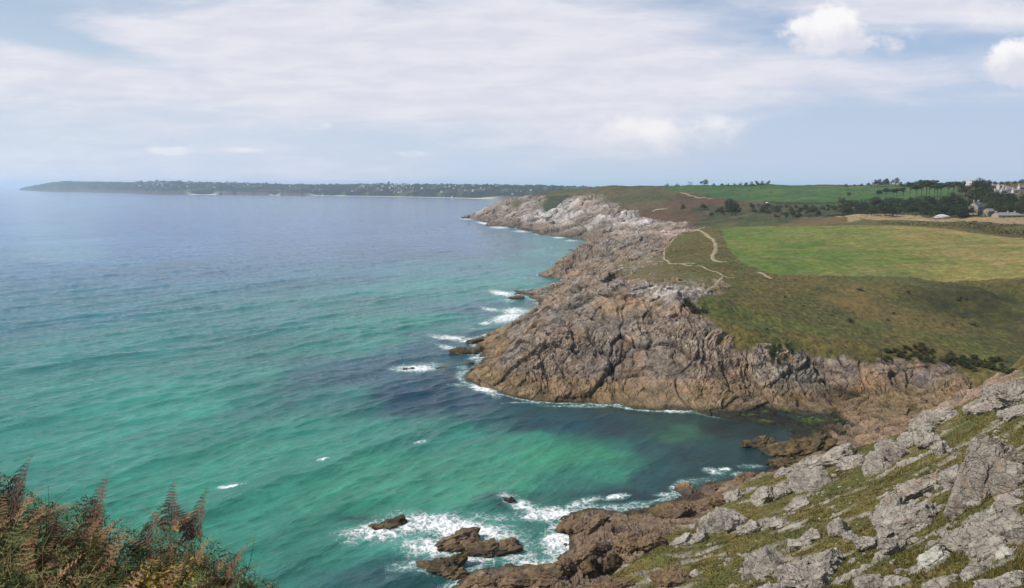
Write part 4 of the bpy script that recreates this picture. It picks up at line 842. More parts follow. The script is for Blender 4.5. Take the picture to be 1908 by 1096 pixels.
# dark gorse on the edge of the middle headland
for (px, py) in scatter_px(75, [(1615,672),(1640,648),(1700,645),(1760,652),(1800,665),(1890,680),(1890,704),(1800,690),(1720,672)], 24):
    plant('bush', px, py, rnd.uniform(6, 11), rnd.uniform(1.2, 2.2), 'dark gorse bush on the lip of the cliff above the dark cove', 'gorse along the cliff edge', 140, 400)
for px, py, h, wf in [(1438, 690, 44, .42), (1440, 668, 30, .6), (1452, 660, 18, .8), (1466, 662, 24, .5), (1474, 668, 26, .4)]: plant('bush', px, py, h, wf, 'dark ivy like scrub hanging in the cliff gully', 'scrub in the cliff gully', 140, 400)
for (px, py) in scatter_px(60, [(1365,560),(1500,535),(1680,540),(1880,560),(1880,650),(1640,640),(1480,640),(1400,620)], 25)[:16]:
    plant('bush', px, py, rnd.uniform(3, 8), rnd.uniform(1.5, 2.6), 'low heathy bush dotted over the rough headland grass', 'low bushes on the headland', 140, 400, sink=.25)
for px, py in [(1284, 568), (1292, 573), (1302, 577), (1310, 581), (1278, 563)]: plant('bush', px, py, 11, 1.8, 'dark green bush at the top of the headland rocks', 'bushes at the top of the rocks', 140, 400)

def hedge(pts, h, wd, mat, label, seed, t0=140, t1=3000, dens=1.0):
    rs = np.random.RandomState(seed); W3 = [on(a, b, t0, t1) for a, b in pts]; cs = []; o3 = W3[0]
    for a, b in zip(W3[:-1], W3[1:]):
        L = (b - a).length; n = int(L * h * 5 * dens); u = rs.rand(n)
        for k in u:
            q = a.lerp(b, k); hh = h * (.55 + .8 * float(v3(np.array([q.x / 9]), np.array([q.y / 9]), np.array([seed * 1.0]))[0]))
            cs.append((q.x + rs.randn() * wd * .4, q.y + rs.randn() * wd * .4, q.z + hh * rs.uniform(-.1, 1) ** 1 if False else q.z + hh * rs.uniform(0, 1)))
    cs = np.array(cs); nn = rs.randn(len(cs), 3); nn[:, 2] = abs(nn[:, 2]); nn /= np.linalg.norm(nn, axis=1)[:, None]
    V, T = leaf_quads(rs, cs - np.array(o3), nn, .38 * max(1, h / 2)); o = tri_mesh('hedge', V, T, mat); o.location = o3; tag(o, label, 'hedge', 'hedges between the fields'); return o
hedge([(1640, 417.5), (1700, 419.5), (1760, 421), (1830, 423), (1908, 421), (2000, 421)], 1.8, 2.5, L_brown, 'dark hedge between the big green field and the tan field', 1, t1=520)
hedge([(1800, 424), (1850, 433), (1880, 436), (1930, 440), (2000, 444)], 2.6, 9, L_brown, 'wide brown thicket cutting into the right end of the big field', 2, t1=520)
hedge([(1470, 403.5), (1545, 402.5), (1640, 402), (1740, 403), (1850, 403), (1960, 403)], 2.2, 3, L_dark, 'dark hedge along the back of the tan field', 3, t0=560)
hedge([(1422, 379), (1500, 380.5), (1570, 379), (1640, 378)], 2.5, 3, L_dark, 'thin dark hedge along the near edge of the far green field', 4, t0=700)
hedge([(1160, 349), (1230, 350), (1300, 349), (1400, 347.5), (1500, 347.5), (1600, 348), (1700, 349)], 2.2, 3, L_dark, 'low dark hedge on the skyline behind the far green field', 5, t0=700, dens=.6)

# ------------------------------------------------------------------ paths
M_path = simple_mat('bare_earth', (.14, .115, .06), (.34, .275, .19), .45, bump=.05)
def path(pts, w, name='path', t0=140, t1=520, lift=.14):
    W3 = [hit(a, b, t0, t1) for a, b in pts]; W3 = np.array(W3)[:, :2]; pl = [W3[0]]
    for i in range(len(W3) - 1):
        p0 = W3[max(i - 1, 0)]; p1 = W3[i]; p2 = W3[i + 1]; p3 = W3[min(i + 2, len(W3) - 1)]; n = max(4, int(np.linalg.norm(p2 - p1) / .8))
        for k in range(1, n + 1):
            u = k / n; pl.append(.5 * ((2 * p1) + (p2 - p0) * u + (2 * p0 - 5 * p1 + 4 * p2 - p3) * u * u + (3 * p1 - p0 - 3 * p2 + p3) * u ** 3))
    pl = np.array(pl); tn = np.gradient(pl, axis=0); tn /= np.linalg.norm(tn, axis=1)[:, None] + 1e-9; nr = np.stack([-tn[:, 1], tn[:, 0]], 1)
    wl = w * (.5 + .55 * fbm(pl[:, 0] / 4, pl[:, 1] / 4, 3)) * .9; wr = w * (.5 + .55 * fbm(pl[:, 0] / 4 + 9, pl[:, 1] / 4, 3)) * .9
    us = np.linspace(-1, 1, 7); V = np.zeros((len(pl), 7, 3))
    for j, u in enumerate(us):
        V[:, j, :2] = pl + nr * (np.where(u < 0, wl, wr) * u)[:, None]
        V[:, j, 2] = [ground(a, b) + lift - (abs(u) > .9) * lift * 1.5 for a, b in V[:, j, :2]]
    o = grid_mesh(name, V.reshape(-1, 3), len(pl), 7, M_path); o['kind'] = 'structure'; return o
path([(1298,428),(1318,438),(1330,449),(1334,464),(1328,480),(1340,488),(1356,491)], 2.0)
path([(1266,436),(1247,456),(1238,474),(1242,487),(1262,492),(1295,492)], 1.0)
path([(1245,491),(1300,497),(1335,506),(1349,517),(1368,519)], .9)
path([(1348,516),(1335,530),(1308,545)], 1.3)
path([(1408,505),(1422,512),(1438,520)], 1.5)
path([(1213,396),(1228,393.5),(1244,392)], 4, t0=560, t1=1400, lift=.5)
path([(1270,360),(1282,364),(1300,368),(1330,370)], 4, t0=560, t1=1400, lift=.5)

# ------------------------------------------------------------------ houses
M_stone = simple_mat('stone_wall', (.20, .175, .145), (.31, .275, .225), 1.2, bump=.04); M_slate = simple_mat('slate', (.10, .11, .125), (.17, .175, .19), 1.5, rough=.6)
M_white = simple_mat('white_render', (.40, .39, .37), (.50, .49, .47), .6); M_grey = simple_mat('grey_render', (.38, .36, .33), (.5, .47, .43), .6)
M_dkroof = simple_mat('grey_roof', (.16, .15, .15), (.26, .24, .23), 1.2, rough=.6); M_glass, q_, p_ = newmat('window_glass'); p_.inputs['Base Color'].default_value = (.02, .025, .03, 1); p_.inputs['Roughness'].default_value = .08
M_cloth = simple_mat('white_canvas', (.42, .42, .40), (.5, .5, .48), .4, rough=.6)
def box(x0, y0, z0, x1, y1, z1):
    V = np.array([(x, y, z) for z in (z0, z1) for x, y in ((x0, y0), (x1, y0), (x1, y1), (x0, y1))], float)
    return V, np.array([(0, 3, 2, 1), (4, 5, 6, 7), (0, 1, 5, 4), (1, 2, 6, 5), (2, 3, 7, 6), (3, 0, 4, 7)])
def gabled(e, L, Wd, hw, hr, wm, rm, chim=(), wins=(), door=None, eave=.25):
    """ridge along x; front is -y"""
    V = np.array([(-L/2, -Wd/2, -1.5), (L/2, -Wd/2, -1.5), (L/2, Wd/2, -1.5), (-L/2, Wd/2, -1.5), (-L/2, -Wd/2, hw), (L/2, -Wd/2, hw), (L/2, Wd/2, hw), (-L/2, Wd/2, hw), (-L/2, 0, hw+hr), (L/2, 0, hw+hr)], float)
    T = [(0,1,5,4),(2,3,7,6),(0,4,3,3),(3,4,7,7),(4,8,7,7),(1,2,6,5),(5,6,9,9)]
    me = bpy.data.meshes.new('wall'); me.from_pydata([tuple(v) for v in V], [], [(0,1,5,4),(2,3,7,6),(3,0,4,8,7),(1,2,6,9,5)]); me.materials.append(wm); w_ = bpy.data.objects.new('wall', me); C.objects.link(w_); w_.parent = e
    o_, t_ = eave, .14; k = hr / (Wd / 2)
    rv = []; 
    for x in (-L/2 - o_*.3, L/2 + o_*.3):
        rv += [(x, -Wd/2 - o_, hw - k*o_ + .03), (x, 0, hw + hr + .03), (x, Wd/2 + o_, hw - k*o_ + .03), (x, Wd/2 + o_, hw - k*o_ + t_ + .06), (x, 0, hw + hr + t_ + .06), (x, -Wd/2 - o_, hw - k*o_ + t_ + .06)]
    f = [(0,5,4,1),(1,4,3,2),(6,7,10,11),(7,8,9,10)] + [(i, (i+1) % 6, (i+1) % 6 + 6, i + 6) for i in range(6)]
    me = bpy.data.meshes.new('roof'); me.from_pydata(rv, [], f); me.materials.append(rm); r_ = bpy.data.objects.new('roof', me); C.objects.link(r_); r_.parent = e
    for cx, ch in chim:
        V, T = merge([box(cx-.5, -.4, hw+hr-.8, cx+.5, .4, hw+hr+ch), box(cx-.58, -.48, hw+hr+ch, cx+.58, .48, hw+hr+ch+.18)]); tri_mesh('chimney', V, T, wm, None, False, r_)
    for (face, u, z, ww, hh) in wins:
        if face == 'f': b = box(u-ww/2, -Wd/2-.03, z, u+ww/2, -Wd/2+.05, z+hh); fr = [box(u-ww/2-.12, -Wd/2-.07, z-.14, u+ww/2+.12, -Wd/2+.02, z-.002)]
        else: b = box(-L/2-.03, u-ww/2, z, -L/2+.05, u+ww/2, z+hh); fr = [box(-L/2-.07, u-ww/2-.12, z-.14, -L/2+.02, u+ww/2+.12, z-.002)]
        wo = tri_mesh('window', b[0], b[1], M_glass, None, False, e); V, T = merge(fr); tri_mesh('sill', V, T, M_white, None, False, wo)
    if door is not None: b = box(door-.55, -Wd/2-.03, 0, door+.55, -Wd/2+.05, 2.1); tri_mesh('door', b[0], b[1], M_slate, None, False, e)
    return e
q = on(1817, 399, 560); e = empty('stone_house', q, math.radians(38))
gabled(e, 8.5, 6.2, 5.2, 3.3, M_stone, M_slate, [(-3.75, 1.3), (3.75, 1.3)], [('f', -2.4, .9, 1, 1.3), ('f', 2.4, .9, 1, 1.3), ('f', -2.4, 3.5, .9, 1.1), ('f', 0, 3.5, .9, 1.1), ('f', 2.4, 3.5, .9, 1.1), ('g', 0, 3.6, .9, 1.1), ('g', 1.2, .9, .8, 1.1)], 0)
V, T = box(.4, -2.9, 6.4, 1.6, -1.6, 7.6); tri_mesh('dormer', V, T, M_slate, None, False, e)
s_ = math.hypot(q.x, q.y) / F * 22.5 / 9.9; e.scale = (s_, s_, s_)
tag(e, 'tall stone house with two gable chimneys and slate roof among dark trees', 'house')
q = on(1842, 402, 575); e = empty('outbuilding', q, math.radians(20)); gabled(e, 6, 4, 2.4, 1.6, M_stone, M_dkroof, (), [('f', 0, .9, .8, .9)], 1.8); tag(e, 'small low outbuilding just right of the tall stone house', 'outbuilding')
q = on(1880, 404.5, 560); q.z -= 1.3; e = empty('long_cottage', q, math.radians(4)); q2 = math.hypot(q.x, q.y) / F
gabled(e, 46 * q2, 6.5, 2.7, 2.2, M_stone, M_dkroof, [(-46*q2/2+.8, 1.2), (-1.0, 1.2), (46*q2/2-6, 1.2)], [('f', -6, .9, .9, 1.1), ('f', -2, .9, .9, 1.1), ('f', 4.5, .9, .9, 1.1)], 1.5); tag(e, 'long low cottage with three chimneys showing over the field hedge', 'cottage'); e.scale = (1, 1, .8)
q = on(1754, 406, 560); e = empty('marquee', q, .1); s = math.hypot(q.x, q.y) / F * 23
b = box(-s/2+.3, -s/4+.3, 0, s/2-.3, s/4-.3, 1.5); tri_mesh('side_wall', b[0], b[1], M_cloth, None, False, e)
tri_mesh('canvas_roof', [(-s/2,-s/4,1.52),(s/2,-s/4,1.52),(s/2,s/4,1.52),(-s/2,s/4,1.52),(-s/8,0,2.9),(s/8,0,2.9)], [(0,1,5,4),(1,2,5,5),(2,3,4,5),(3,0,4,4)][0:1] + [(2,3,4,5)], M_cloth, None, False, e)
tri_mesh('canvas_end', [(-s/2,-s/4,1.52),(s/2,-s/4,1.52),(s/2,s/4,1.52),(-s/2,s/4,1.52),(-s/8,0,2.9),(s/8,0,2.9)], [(1,2,5),(3,0,4)], M_cloth, None, False, e)
tag(e, 'low white marquee with sloping roof behind the tan field', 'marquee')
VIL = [(1815,349,25,'w','long white flat fronted building on the hilltop'),(1804,350,9,'w','small white annex left of the long white hilltop building'),(1832,350,12,'g','grey roofed house right of the long white hilltop building'),(1843,354,11,'g','grey house below the hilltop ridge, leftmost of the lower village'),
 (1853,352,10,'w','pale house second from the left in the lower village'),(1864,352,13,'g','broad grey house in the middle of the village'),(1873,356,10,'w','light house right of the broad grey one'),(1858,361,13,'w','whitish house at the lower edge of the village'),(1870,362,12,'g','stone coloured house right of the whitish lower one'),(1880,360,13,'w','cream house with the widest roof low in the village'),
 (1892,361,12,'g','grey house near the right edge of the village'),(1902,357,11,'w','pale house at the right edge of the photo above the wood'),(1848,358,8,'g','tiny grey outhouse at the lower left of the village')]
for k, (px, py, wpx, c, lb) in enumerate(VIL):
    q = on(px, py + 1.5, 640, 1400); m = math.hypot(q.x, q.y) / F; L = wpx * m * .82; e = empty('village_house', q, rnd.uniform(-.5, .3))
    gabled(e, L, L * .55, 3.2 if k else 4.5, L * .16 if k else .6, M_white if c == 'w' else M_grey, M_dkroof, [(-L * .4, .9)] if k else (), [('f', u * L / 4, 1, 1, 1.2) for u in (-1, 0, 1)], None)
    tag(e, lb, 'house', 'hilltop village houses')
q = on(1431, 382, 700); e = empty('white_van', q, .3); b = box(-2.2, -.95, .45, 2.2, .95, 2.3); V, T = b; V = V.copy(); V[V[:, 0] > 0] *= 1
tri_mesh('body', *merge([box(-2.4, -.95, .4, 1.5, .95, 2.4), box(1.5, -.9, .4, 2.6, .9, 1.4)]), M_white, None, False, e); tri_mesh('windscreen', *box(1.501, -.8, 1.41, 1.9, .8, 2.1), M_glass, None, False, e)
for sx_, sy_ in ((-1.5, -.95), (1.6, -.95), (-1.5, .95), (1.6, .95)): V, T = tube((sx_, sy_ - .12, .38), (sx_, sy_ + .12, .38), .38, .38, 12); tri_mesh('wheel', V, T, M_glass, None, True, e)
tag(e, 'white van parked at the near edge of the far green field', 'van')

# ------------------------------------------------------------------ far coast
def ip(px, tab): return np.interp(px, [a for a, b in tab], [b for a, b in tab])
SHR = [(0,356),(60,354.5),(110,357),(180,358),(250,359.5),(300,362),(370,362.8),(450,363),(600,364.5),(750,366.5),(900,370),(1000,372.5),(1150,374)]
RDG = [(52,356),(62,351),(75,348.5),(90,346),(112,342),(135,339),(190,340),(250,341),(275,340.5),(345,339.5),(360,341),(420,342),(520,345),(600,346.5),(700,345.5),(725,345),(745,347.5),(800,346),(890,347),(1000,348.5),(1060,351.5),(1150,354)]
cpx = np.concatenate([np.arange(54, 1200, 1.6)]); nr = 60
t0s = np.array([-(H) / ray(p, s)[2] for p, s in zip(cpx, ip(cpx, SHR))]); t0s = t0s * (1 + .02 * fbm(cpx / 30, cpx * 0, 4))
zr = H + (345.7 - ip(cpx, RDG)) / F * (t0s + 500) * 1.0
fr = np.concatenate([[-.03, 0], np.linspace(.01, 1, nr - 2) ** 1.3]); taper = sst(50, 75, cpx)
TT = t0s[None] + fr[:, None] * 1500; prof = np.interp(fr, [-.03, 0, .02, .05, .12, .35, .7, 1], [-.06, 0, .22, .32, .48, .85, 1.0, .9])
cx = (cpx - 954) / F; fx_ = TT * cx[None]; fy_ = TT * CT; cliff = .5 + 1.0 * (fbm(cpx / 40 + 5, cpx * 0, 3) + .5) * .6
zz = zr[None] * prof[:, None] ** (1 / np.clip(cliff, .6, 1.4))[None] if False else zr[None] * np.sign(prof)[:, None] * np.abs(prof)[:, None]
beach = np.clip(sum(np.exp(-((cpx - c) / w_) ** 4) for c, w_ in [(390, 24), (610, 22), (670, 45), (760, 60), (860, 60), (520, 8)]), 0, 1)
zz = zz - beach[None] * (zz * .93) * (fr[:, None] < .05) * (fr[:, None] > 0)
wood = fbm(fx_ / 60, fy_ / 60, 4); zz = zz + (np.abs(wood) * 26 + 9 * fbm(fx_ / 26, fy_ / 26, 3)) * sst(.03, .10, fr)[:, None]
cc_ = const(fx_, (.014, .024, .014)); w2_ = fbm(fx_ / 120 + 9, fy_ / 160, 4); cc_ = lerp(cc_, (.055, .075, .03), sst(.0, .4, w2_)); cc_ = lerp(cc_, (.12, .12, .05), sst(.25, .5, fbm(fx_ / 90 - 9, fy_ / 130, 3)) * .8)
cc_ = lerp(cc_, (.10, .08, .065), np.broadcast_to((fr[:, None] < .035) * .7 * (1 - beach[None]), fx_.shape)); cc_ = lerp(cc_, (.62, .55, .44), np.broadcast_to((fr[:, None] < .035) * beach[None], fx_.shape))
M_coast, q_, p_ = newmat('coast_ground'); q_.l.new(q_.node('ShaderNodeAttribute', attribute_name='col').outputs['Color'], p_.inputs['Base Color']); p_.inputs['Specular IOR Level'].default_value = .05
o = grid_mesh('far_coast', np.stack([fx_, fy_, zz], -1).reshape(-1, 3), *fx_.shape, M_coast, {'col': cc_.reshape(-1, 3)}); o['kind'] = 'structure'
# its houses
def tiny_house(name, wm, rm):
    e = empty(name, (0, 0, 0)); gabled(e, 1.0, .6, .38, .22, wm, rm, (), (), None, .02)
    for ch in e.children:
        if ch.name.startswith('wall'):
            for v in ch.data.vertices:
                if v.co.z < 0: v.co.z = -.5
    return e
TH_ = [tiny_house('coast_house', M_white, M_slate), tiny_house('coast_house', M_white, M_dkroof), tiny_house('coast_house', M_grey, M_slate)]
rr = random.Random(9); n = 0
for c, w_, k, lo, hi, lb in [(315, 45, 34, .15, .8, 'distant pale house in the village on the left part of the far coast'), (450, 40, 24, .3, .9, 'distant pale house on the ridge right of the first beach'), (590, 35, 10, .05, .4, 'distant white house behind the small far beach'), (725, 50, 60, .12, .95, 'distant pale house packed in the town in the middle of the far coast'), (860, 60, 24, .05, .6, 'distant white house in the trees towards the right of the far coast'), (960, 40, 5, .1, .4, 'distant white house in the woods close to the near headland')]:
    for i in range(k):
        px = rr.gauss(c, w_ * .6); f = rr.uniform(lo, hi) ** 1.2
        j = int(np.clip(np.searchsorted(cpx, px), 0, len(cpx) - 1)); i_ = int(np.clip(np.searchsorted(fr, f * .75), 0, nr - 1)); b = rr.randrange(3)
        e = TH_[b] if n < 3 and b == n else copy_tree(TH_[b])
        if n < 3 and e is TH_[b]: n += 1
        e.location = (fx_[i_, j], fy_[i_, j], zz[i_, j] + 2); s = rr.uniform(6, 11) * (TT[i_, j] / 4500); e.scale = (s * rr.uniform(1, 1.6), s, s * 1.1); e.rotation_euler = (0, 0, rr.uniform(-.7, .7))
        tag(e, lb, 'house', 'houses of the far coast: ' + lb.split('house ')[1])
for e in TH_:
    if 'label' not in e.keys():
        for ch in list(e.children): bpy.data.objects.remove(ch)
        bpy.data.objects.remove(e)
q = at_z(109, 358.8, 0); e = empty('sailing_boat', Vector(q), .4)
V, T = box(-4, -1.2, -.3, 4, 1.2, 1.0); V = V.copy(); V[[1, 2], 1] *= .5; V[[5, 6], 1] *= .3; V[[5, 6], 0] += 1; tri_mesh('hull', V, T, M_white, None, False, e); V, T = tube((.4, 0, 1), (.4, 0, 12), .1, .06); tri_mesh('mast', V, T, M_grey, None, True, e)
tri_mesh('sail', [(.3, 0, 2), (-3.4, .5, 2), (.3, 0, 11.5), (.3, .05, 2), (-3.4, .55, 2), (.3, .05, 11.5)], [(0, 1, 2), (3, 5, 4)], M_cloth, None, False, e); tag(e, 'tiny white sailing boat off the left tip of the far coast', 'sailing boat')

# ------------------------------------------------------------------ grass of the near slope
rs = np.random.RandomState(31); N_ = 130000
px_ = rs.uniform(1050, 1960, N_); dd_ = np.exp(rs.uniform(math.log(30), math.log(132), N_)); aa_ = np.arctan((px_ - 954) / F / CT)
gi = np.clip(np.searchsorted(D1, dd_), 0, len(D1) - 1); gj = np.clip(np.searchsorted(PXN, px_), 0, len(PXN) - 1); base = PN[gi, gj]
keep = (base[:, 2] > 3.6) & (fbm(base[:, 0] / 5 + 11, base[:, 1] / 3.4 + base[:, 0] / 9, 4) < rs.uniform(.08, .3, N_)); base = base[keep]; n = len(base)
sz = rs.uniform(.07, .22, n) * (1 + .9 * sst(0, .5, fbm(base[:, 0] / 3, base[:, 1] / 3, 3))); Vs = []; 
for k in range(4):
    an = rs.uniform(0, 6.28, n); ln = rs.uniform(.1, .8, n) * sz; dx = np.cos(an); dy = np.sin(an); wv = .025 + sz * .12
    b0 = base + np.stack([-dy * wv + dx * .05, dx * wv, np.full(n, -.12)], 1); b1 = base + np.stack([dy * wv + dx * .05, -dx * wv, np.full(n, -.12)], 1)
    tp = base + np.stack([dx * ln, dy * ln - .1 * sz, sz * rs.uniform(.6, 1.1, n)], 1); Vs.append(np.stack([b0, b1, tp], 1))
V = np.concatenate(Vs).reshape(-1, 3)
L_grass = leaf_mat('grass', [(.055, .06, .016), (.115, .10, .027), (.21, .145, .055)], .25)
o = tri_mesh('grass', V, np.arange(len(V)).reshape(-1, 3), L_grass); o['kind'] = 'stuff'; o['label'] = 'short olive and straw coloured grass covering the near slope'; o['category'] = 'grass'

# ------------------------------------------------------------------ knoll with bracken in front of the lens
def kz(x, y):
    return 53.35 - .10 * np.maximum(y, 0) - .30 * np.maximum(y - 2, 0) - .16 * (x + 2.6) * sst(0, 3, y) - 1.15 * np.maximum(y - 5.0, 0) ** 1.15 - .5 * np.maximum(-x - 7, 0) - .55 * np.maximum(x + .9, 0) * sst(1, 3, y) + .10 * fbm(x, y, 3) - .9 * np.maximum(-y - 4, 0)
kx, ky = np.meshgrid(np.linspace(-16, 12, 170), np.linspace(-9, 13, 150), indexing='xy')
kzv = kz(kx, ky); kb = fbm(kx * 2, ky * 2, 4); kc = lerp(const(kx, (.05, .05, .015)), (.10, .065, .03), sst(-.2, .3, kb))
kn = grid_mesh('knoll', np.stack([kx, ky, kzv], -1).reshape(-1, 3), *kx.shape, land_mat('knoll_ground', .03), {'col': np.concatenate([kc, np.zeros(kx.shape + (1,))], -1).reshape(-1, 4)}); kn['kind'] = 'structure'
B_dead = leaf_mat('dead_bracken', [(.11, .06, .025), (.22, .13, .052), (.38, .25, .12)], 3); B_red = leaf_mat('red_bracken', [(.075, .034, .024), (.15, .06, .038), (.22, .105, .06)], 3)
B_green = leaf_mat('green_bracken', [(.03, .055, .012), (.06, .10, .02), (.12, .14, .03)], 3); B_dark = leaf_mat('dark_bracken', [(.045, .027, .02), (.085, .048, .034), (.14, .075, .05)], 3); B_yel = leaf_mat('yellow_leaves', [(.25, .16, .02), (.35, .23, .03), (.30, .24, .05)], 3)
M_stem = simple_mat('bracken_stem', (.14, .09, .05), (.22, .15, .08), 8)
def frond(rs, L=1.0, wd=.5, curl=.35, np_=15, droop=.5, stalk=.3):
    """one bracken blade: stalk along z bending to +x, with toothed leaflets either side"""
    Vs, Ts, n = [], [], 0; P_ = lambda t: np.array([droop * t * t * L, 0, (t - .22 * droop * t * t * t) * L])
    quads = []
    for k in range(np_):
        t = stalk + (1 - stalk) * (k / np_) ** .9; c = P_(t); tn = P_(min(t + .02, 1)) - P_(t - .02); tn /= np.linalg.norm(tn)
        for s in (-1, 1):
            l = wd * L * .5 * (1 - (k / np_) ** 1.25) * rs.uniform(.8, 1.1) + .012; d = np.array([0, s * 1.0, 0]) * .92 + tn * .38 + rs.randn(3) * .10; d /= np.linalg.norm(d); m = 9
            nrm = np.cross(d, tn); nrm /= np.linalg.norm(nrm) + 1e-9; prev = c
            for j in range(m):
                u = (j + 1) / m; bend = curl * u * u; q = c + d * l * u * (1 - .25 * bend) + nrm * (-s) * l * bend * .5 + np.array([0, 0, -l * bend * .5])
                w1 = l * .25 * (1 - u * .8) * rs.uniform(.7, 1.2) + .002; ax = q - prev; ax /= np.linalg.norm(ax) + 1e-9
                for s2 in (-1, 1):
                    o_ = tn * s2 * w1 + ax * w1 * .35 + nrm * rs.uniform(-.4, .4) * w1; quads.append([prev, prev + (q - prev) * .45 + o_ * .9, q + o_ * .25, prev + (q - prev) * .8])
                prev = q
    V = np.array(quads).reshape(-1, 3); return V, np.arange(len(V)).reshape(-1, 4)
def frond_stem(L, droop):
    parts = []; P_ = lambda t: np.array([droop * t * t * L, 0, (t - .22 * droop * t * t * t) * L])
    for k in range(7): a, b = k / 7, (k + 1) / 7; parts.append(tube(P_(a), P_(b), .0042 * (1 - a * .75) * L, .0042 * (1 - b * .75) * L, 4))
    return merge(parts)
FR = []
for k, (mt, dr, cu, wd) in enumerate([(B_dead, .5, .5, .5), (B_dead, .8, 1.1, .42), (B_dead, .3, .8, .5), (B_red, .35, .9, .5), (B_red, .6, 1.3, .4), (B_green, .45, .15, .55), (B_green, .7, .3, .5), (B_dark, .3, 1.5, .62), (B_dark, .5, 1.9, .5)]):
    rs = np.random.RandomState(50 + k); V, T = frond(rs, 1, wd, cu, 15, dr); a = bpy.data.meshes.new('blade'); b = tri_mesh('frond', V, T, mt); st_ = tri_mesh('stalk', *frond_stem(1, dr), M_stem, None, True, b); FR.append(b)
used_f = set()
def new_frond(k, parent, rot, s):
    b = FR[k] if k not in used_f else copy_tree(FR[k]); used_f.add(k)
    b.parent = parent; b.rotation_euler = rot; b.scale = (s, s, s); b.location = (0, 0, 0); return b
def fern(px, py_top, D, h, kinds, label, group, n=5, single=None, tilt=.5):
    """a bracken plant whose top reaches the given height at distance D"""
    d = ray(px, py_top); T_ = D / math.hypot(d[0], d[1]); top = np.array([0, 0, H]) + d * T_; x, y = top[0], top[1]
    e = empty('bracken', (x, y, top[2] - h * .95))
    for k in range(n):
        kk = kinds[0] if k == 0 else rnd.choice(kinds if len(kinds) != 2 else [0, 1, 3]); an = rnd.uniform(0, 6.28); lean = (rnd.uniform(.15, tilt + .35) if k else .04)
        M_ = Matrix.Rotation(an, 3, 'Z') @ Matrix.Rotation(lean, 3, 'Y') @ Matrix.Rotation(rnd.uniform(-.6, .6), 3, 'Z')
        if single is not None and k == 0: M_ = Matrix.Rotation(single, 3, 'Z') @ Matrix.Rotation(.05, 3, 'Y')
        new_frond(kk, e, M_.to_euler(), h * (1 if k == 0 else rnd.uniform(.65, .95)))
    tag(e, label, 'bracken', group); return e
G_b = 'bracken on the knoll at the lower left'
fern(6, 858, 4.3, .45, [7, 3], 'dark dry bracken cut by the left edge of the photo', G_b, 5, 1.2)
fern(46, 902, 3.9, .40, [5], 'fresh green bracken frond standing at the far left', G_b, 4, .3)
fern(163, 893, 4.4, .42, [3, 7], 'tall dark red triangular bracken with curled leaflets, the highest point left of the middle', G_b, 4, 1.4)
fern(310, 905, 4.4, .36, [3, 7], 'slender dark bracken spike, the tallest of the right hand group', G_b, 5, 1.7)
fern(355, 918, 4.3, .40, [8, 3], 'thin knobbly brown bracken right of the slender spike', G_b, 3, 1.5)
fern(262, 940, 4.3, .36, [8, 4], 'small grey brown bracken in the dip left of the slender spike', G_b, 4, 1.2)
fern(415, 1005, 4.2, .34, [4, 3], 'red brown bracken at the right end of the clump', G_b, 5, .8)
fern(120, 940, 4.2, .42, [1, 2], 'arching rusty bracken just left of the tall triangular one', G_b, 5, 2.6)
topline = [(a_, b_ - 22) for a_, b_ in [(-40, 880), (20, 905), (80, 955), (130, 960), (165, 935), (210, 985), (250, 1000), (300, 985), (350, 990), (400, 1025), (440, 1045), (480, 1085), (520, 1100)]]
for k in range(260):
    px = rnd.uniform(-60, 500); tp = ip(px, topline); D = rnd.uniform(2.7, 4.9); py = tp + abs(rnd.gauss(0, 1)) * 22 + (4.9 - D) * 60 + rnd.uniform(0, 40) + 2
    fern(px, py, D, rnd.uniform(.22, .42), rnd.choice([[0, 1, 2], [0, 3, 5], [1, 6, 8], [5, 6], [6, 5, 2], [3, 4, 8], [0, 5, 6], [7, 8, 5]]), 'brown and green bracken plant in the thick of the clump', 'tangled bracken filling the lower left corner', rnd.choice([4, 5, 6]), tilt=.9)
# tangle below the fronds
rs = np.random.RandomState(77); N_ = 60000
px_ = rs.uniform(-120, 520, N_); D_ = rs.uniform(2.3, 5.6, N_); tp = ip(px_, topline) + 42 + (5.0 - D_) * 62; dn = (tp - 548) / F; rr_ = (px_ - 954) / F; hd = np.hypot(rr_, CT - dn * ST)
x_ = rr_ / hd * D_; y_ = (CT - dn * ST) / hd * D_; zt = H + (-ST - dn * CT) / hd * D_; gz = kz(x_, y_); zt = np.maximum(zt + .10 * fbm(x_ * 3, y_ * 3, 3), gz + .03)
cen = np.stack([x_, y_, zt - rs.uniform(0, 1, N_) ** 1.6 * np.minimum(zt - gz, .35)], 1); nn = rs.randn(N_, 3); nn[:, 2] += .6; nn /= np.linalg.norm(nn, axis=1)[:, None]
V, T = leaf_quads(rs, cen, nn, .015, .22); L_tan = leaf_mat('undergrowth_leaves', [(.04, .055, .013), (.085, .10, .024), (.20, .14, .055)], 2.5); o = tri_mesh('undergrowth', V, T, L_tan); o['kind'] = 'stuff'; o['label'] = 'low green and brown tangle of leaves under the bracken'; o['category'] = 'undergrowth'
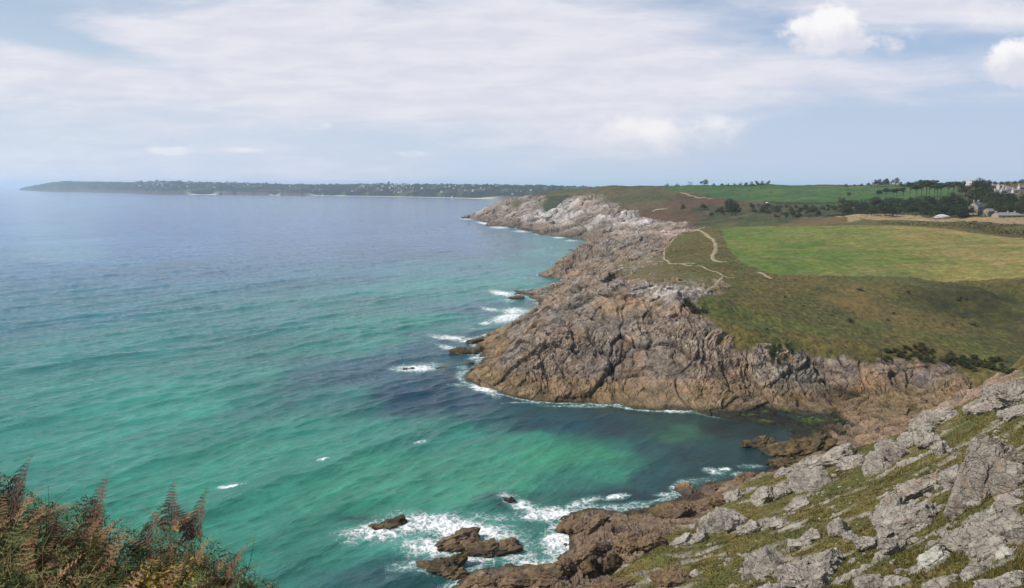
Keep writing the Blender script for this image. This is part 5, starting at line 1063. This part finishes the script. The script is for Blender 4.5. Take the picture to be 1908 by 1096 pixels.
cen2 = cen[rs.rand(N_) < .06]; parts = []; n = len(cen2); d = rs.randn(n, 3) * .05; d[:, 2] = abs(d[:, 2]) + .02; w_ = np.array([.0015, 0, 0]); V = np.stack([cen2 - w_, cen2 + w_, cen2 + d + w_ * .3], 1).reshape(-1, 3)
o = tri_mesh('dry_stems', V, np.arange(len(V)).reshape(-1, 3), B_dead); o['kind'] = 'stuff'; o['label'] = 'straw coloured dry stems woven through the bracken'; o['category'] = 'dry stems'
# yellow leafed shrub in the corner
fl = empty('yellow_shrub', Vector(at_d(288, 1085, 3.4))); rs = np.random.RandomState(4); c = rs.randn(260, 3) * np.array([.07, .05, .035]); nn = rs.randn(260, 3); nn[:, 2] += 1; nn /= np.linalg.norm(nn, axis=1)[:, None]
tri_mesh('leaves', *leaf_quads(rs, c, nn, .012), B_yel, None, False, fl); tri_mesh('stem', *tube((0, 0, -.35), (0, 0, 0), .004, .003), M_stem, None, True, fl); tag(fl, 'small patch of yellow leaves among brown bracken near the bottom edge', 'shrub')
for px, py, D, L, ln, lb in [(475, 995, 4.4, .34, .10, 'single thin grass stem at the right end of the bracken'), (90, 905, 4.4, .30, .03, 'thin grass stem rising beside the green frond'), (85, 925, 4.3, .26, .02, 'shorter grass stem left of the thin one beside the green frond')]:
    tpt = Vector(at_d(px, py, D)); e = tri_mesh('grass_stem', *merge([tube((-ln, 0, -L), (-ln * .35, 0, -L * .5), .0022, .0018, 4), tube((-ln * .35, 0, -L * .5), (0, 0, 0), .0018, .0007, 4)]), B_green); e.location = tpt; tag(e, lb, 'grass stem')

# ------------------------------------------------------------------ air
V, T = box(-52000, -400, -14, 52000, 61500, 150); hz = tri_mesh('haze', V, T, bpy.data.materials.new('haze_air')); m = hz.data.materials[0]; m.use_nodes = True; q = NT(m.node_tree); q.n.clear()
o_ = q.node('ShaderNodeOutputMaterial'); pv_ = q.node('ShaderNodeVolumePrincipled'); pv_.inputs['Color'].default_value = (.70, .85, 1.0, 1); pv_.inputs['Density'].default_value = 8e-5; pv_.inputs['Anisotropy'].default_value = 0.1
q.l.new(pv_.outputs[0], o_.inputs['Volume']); hz['kind'] = 'stuff'
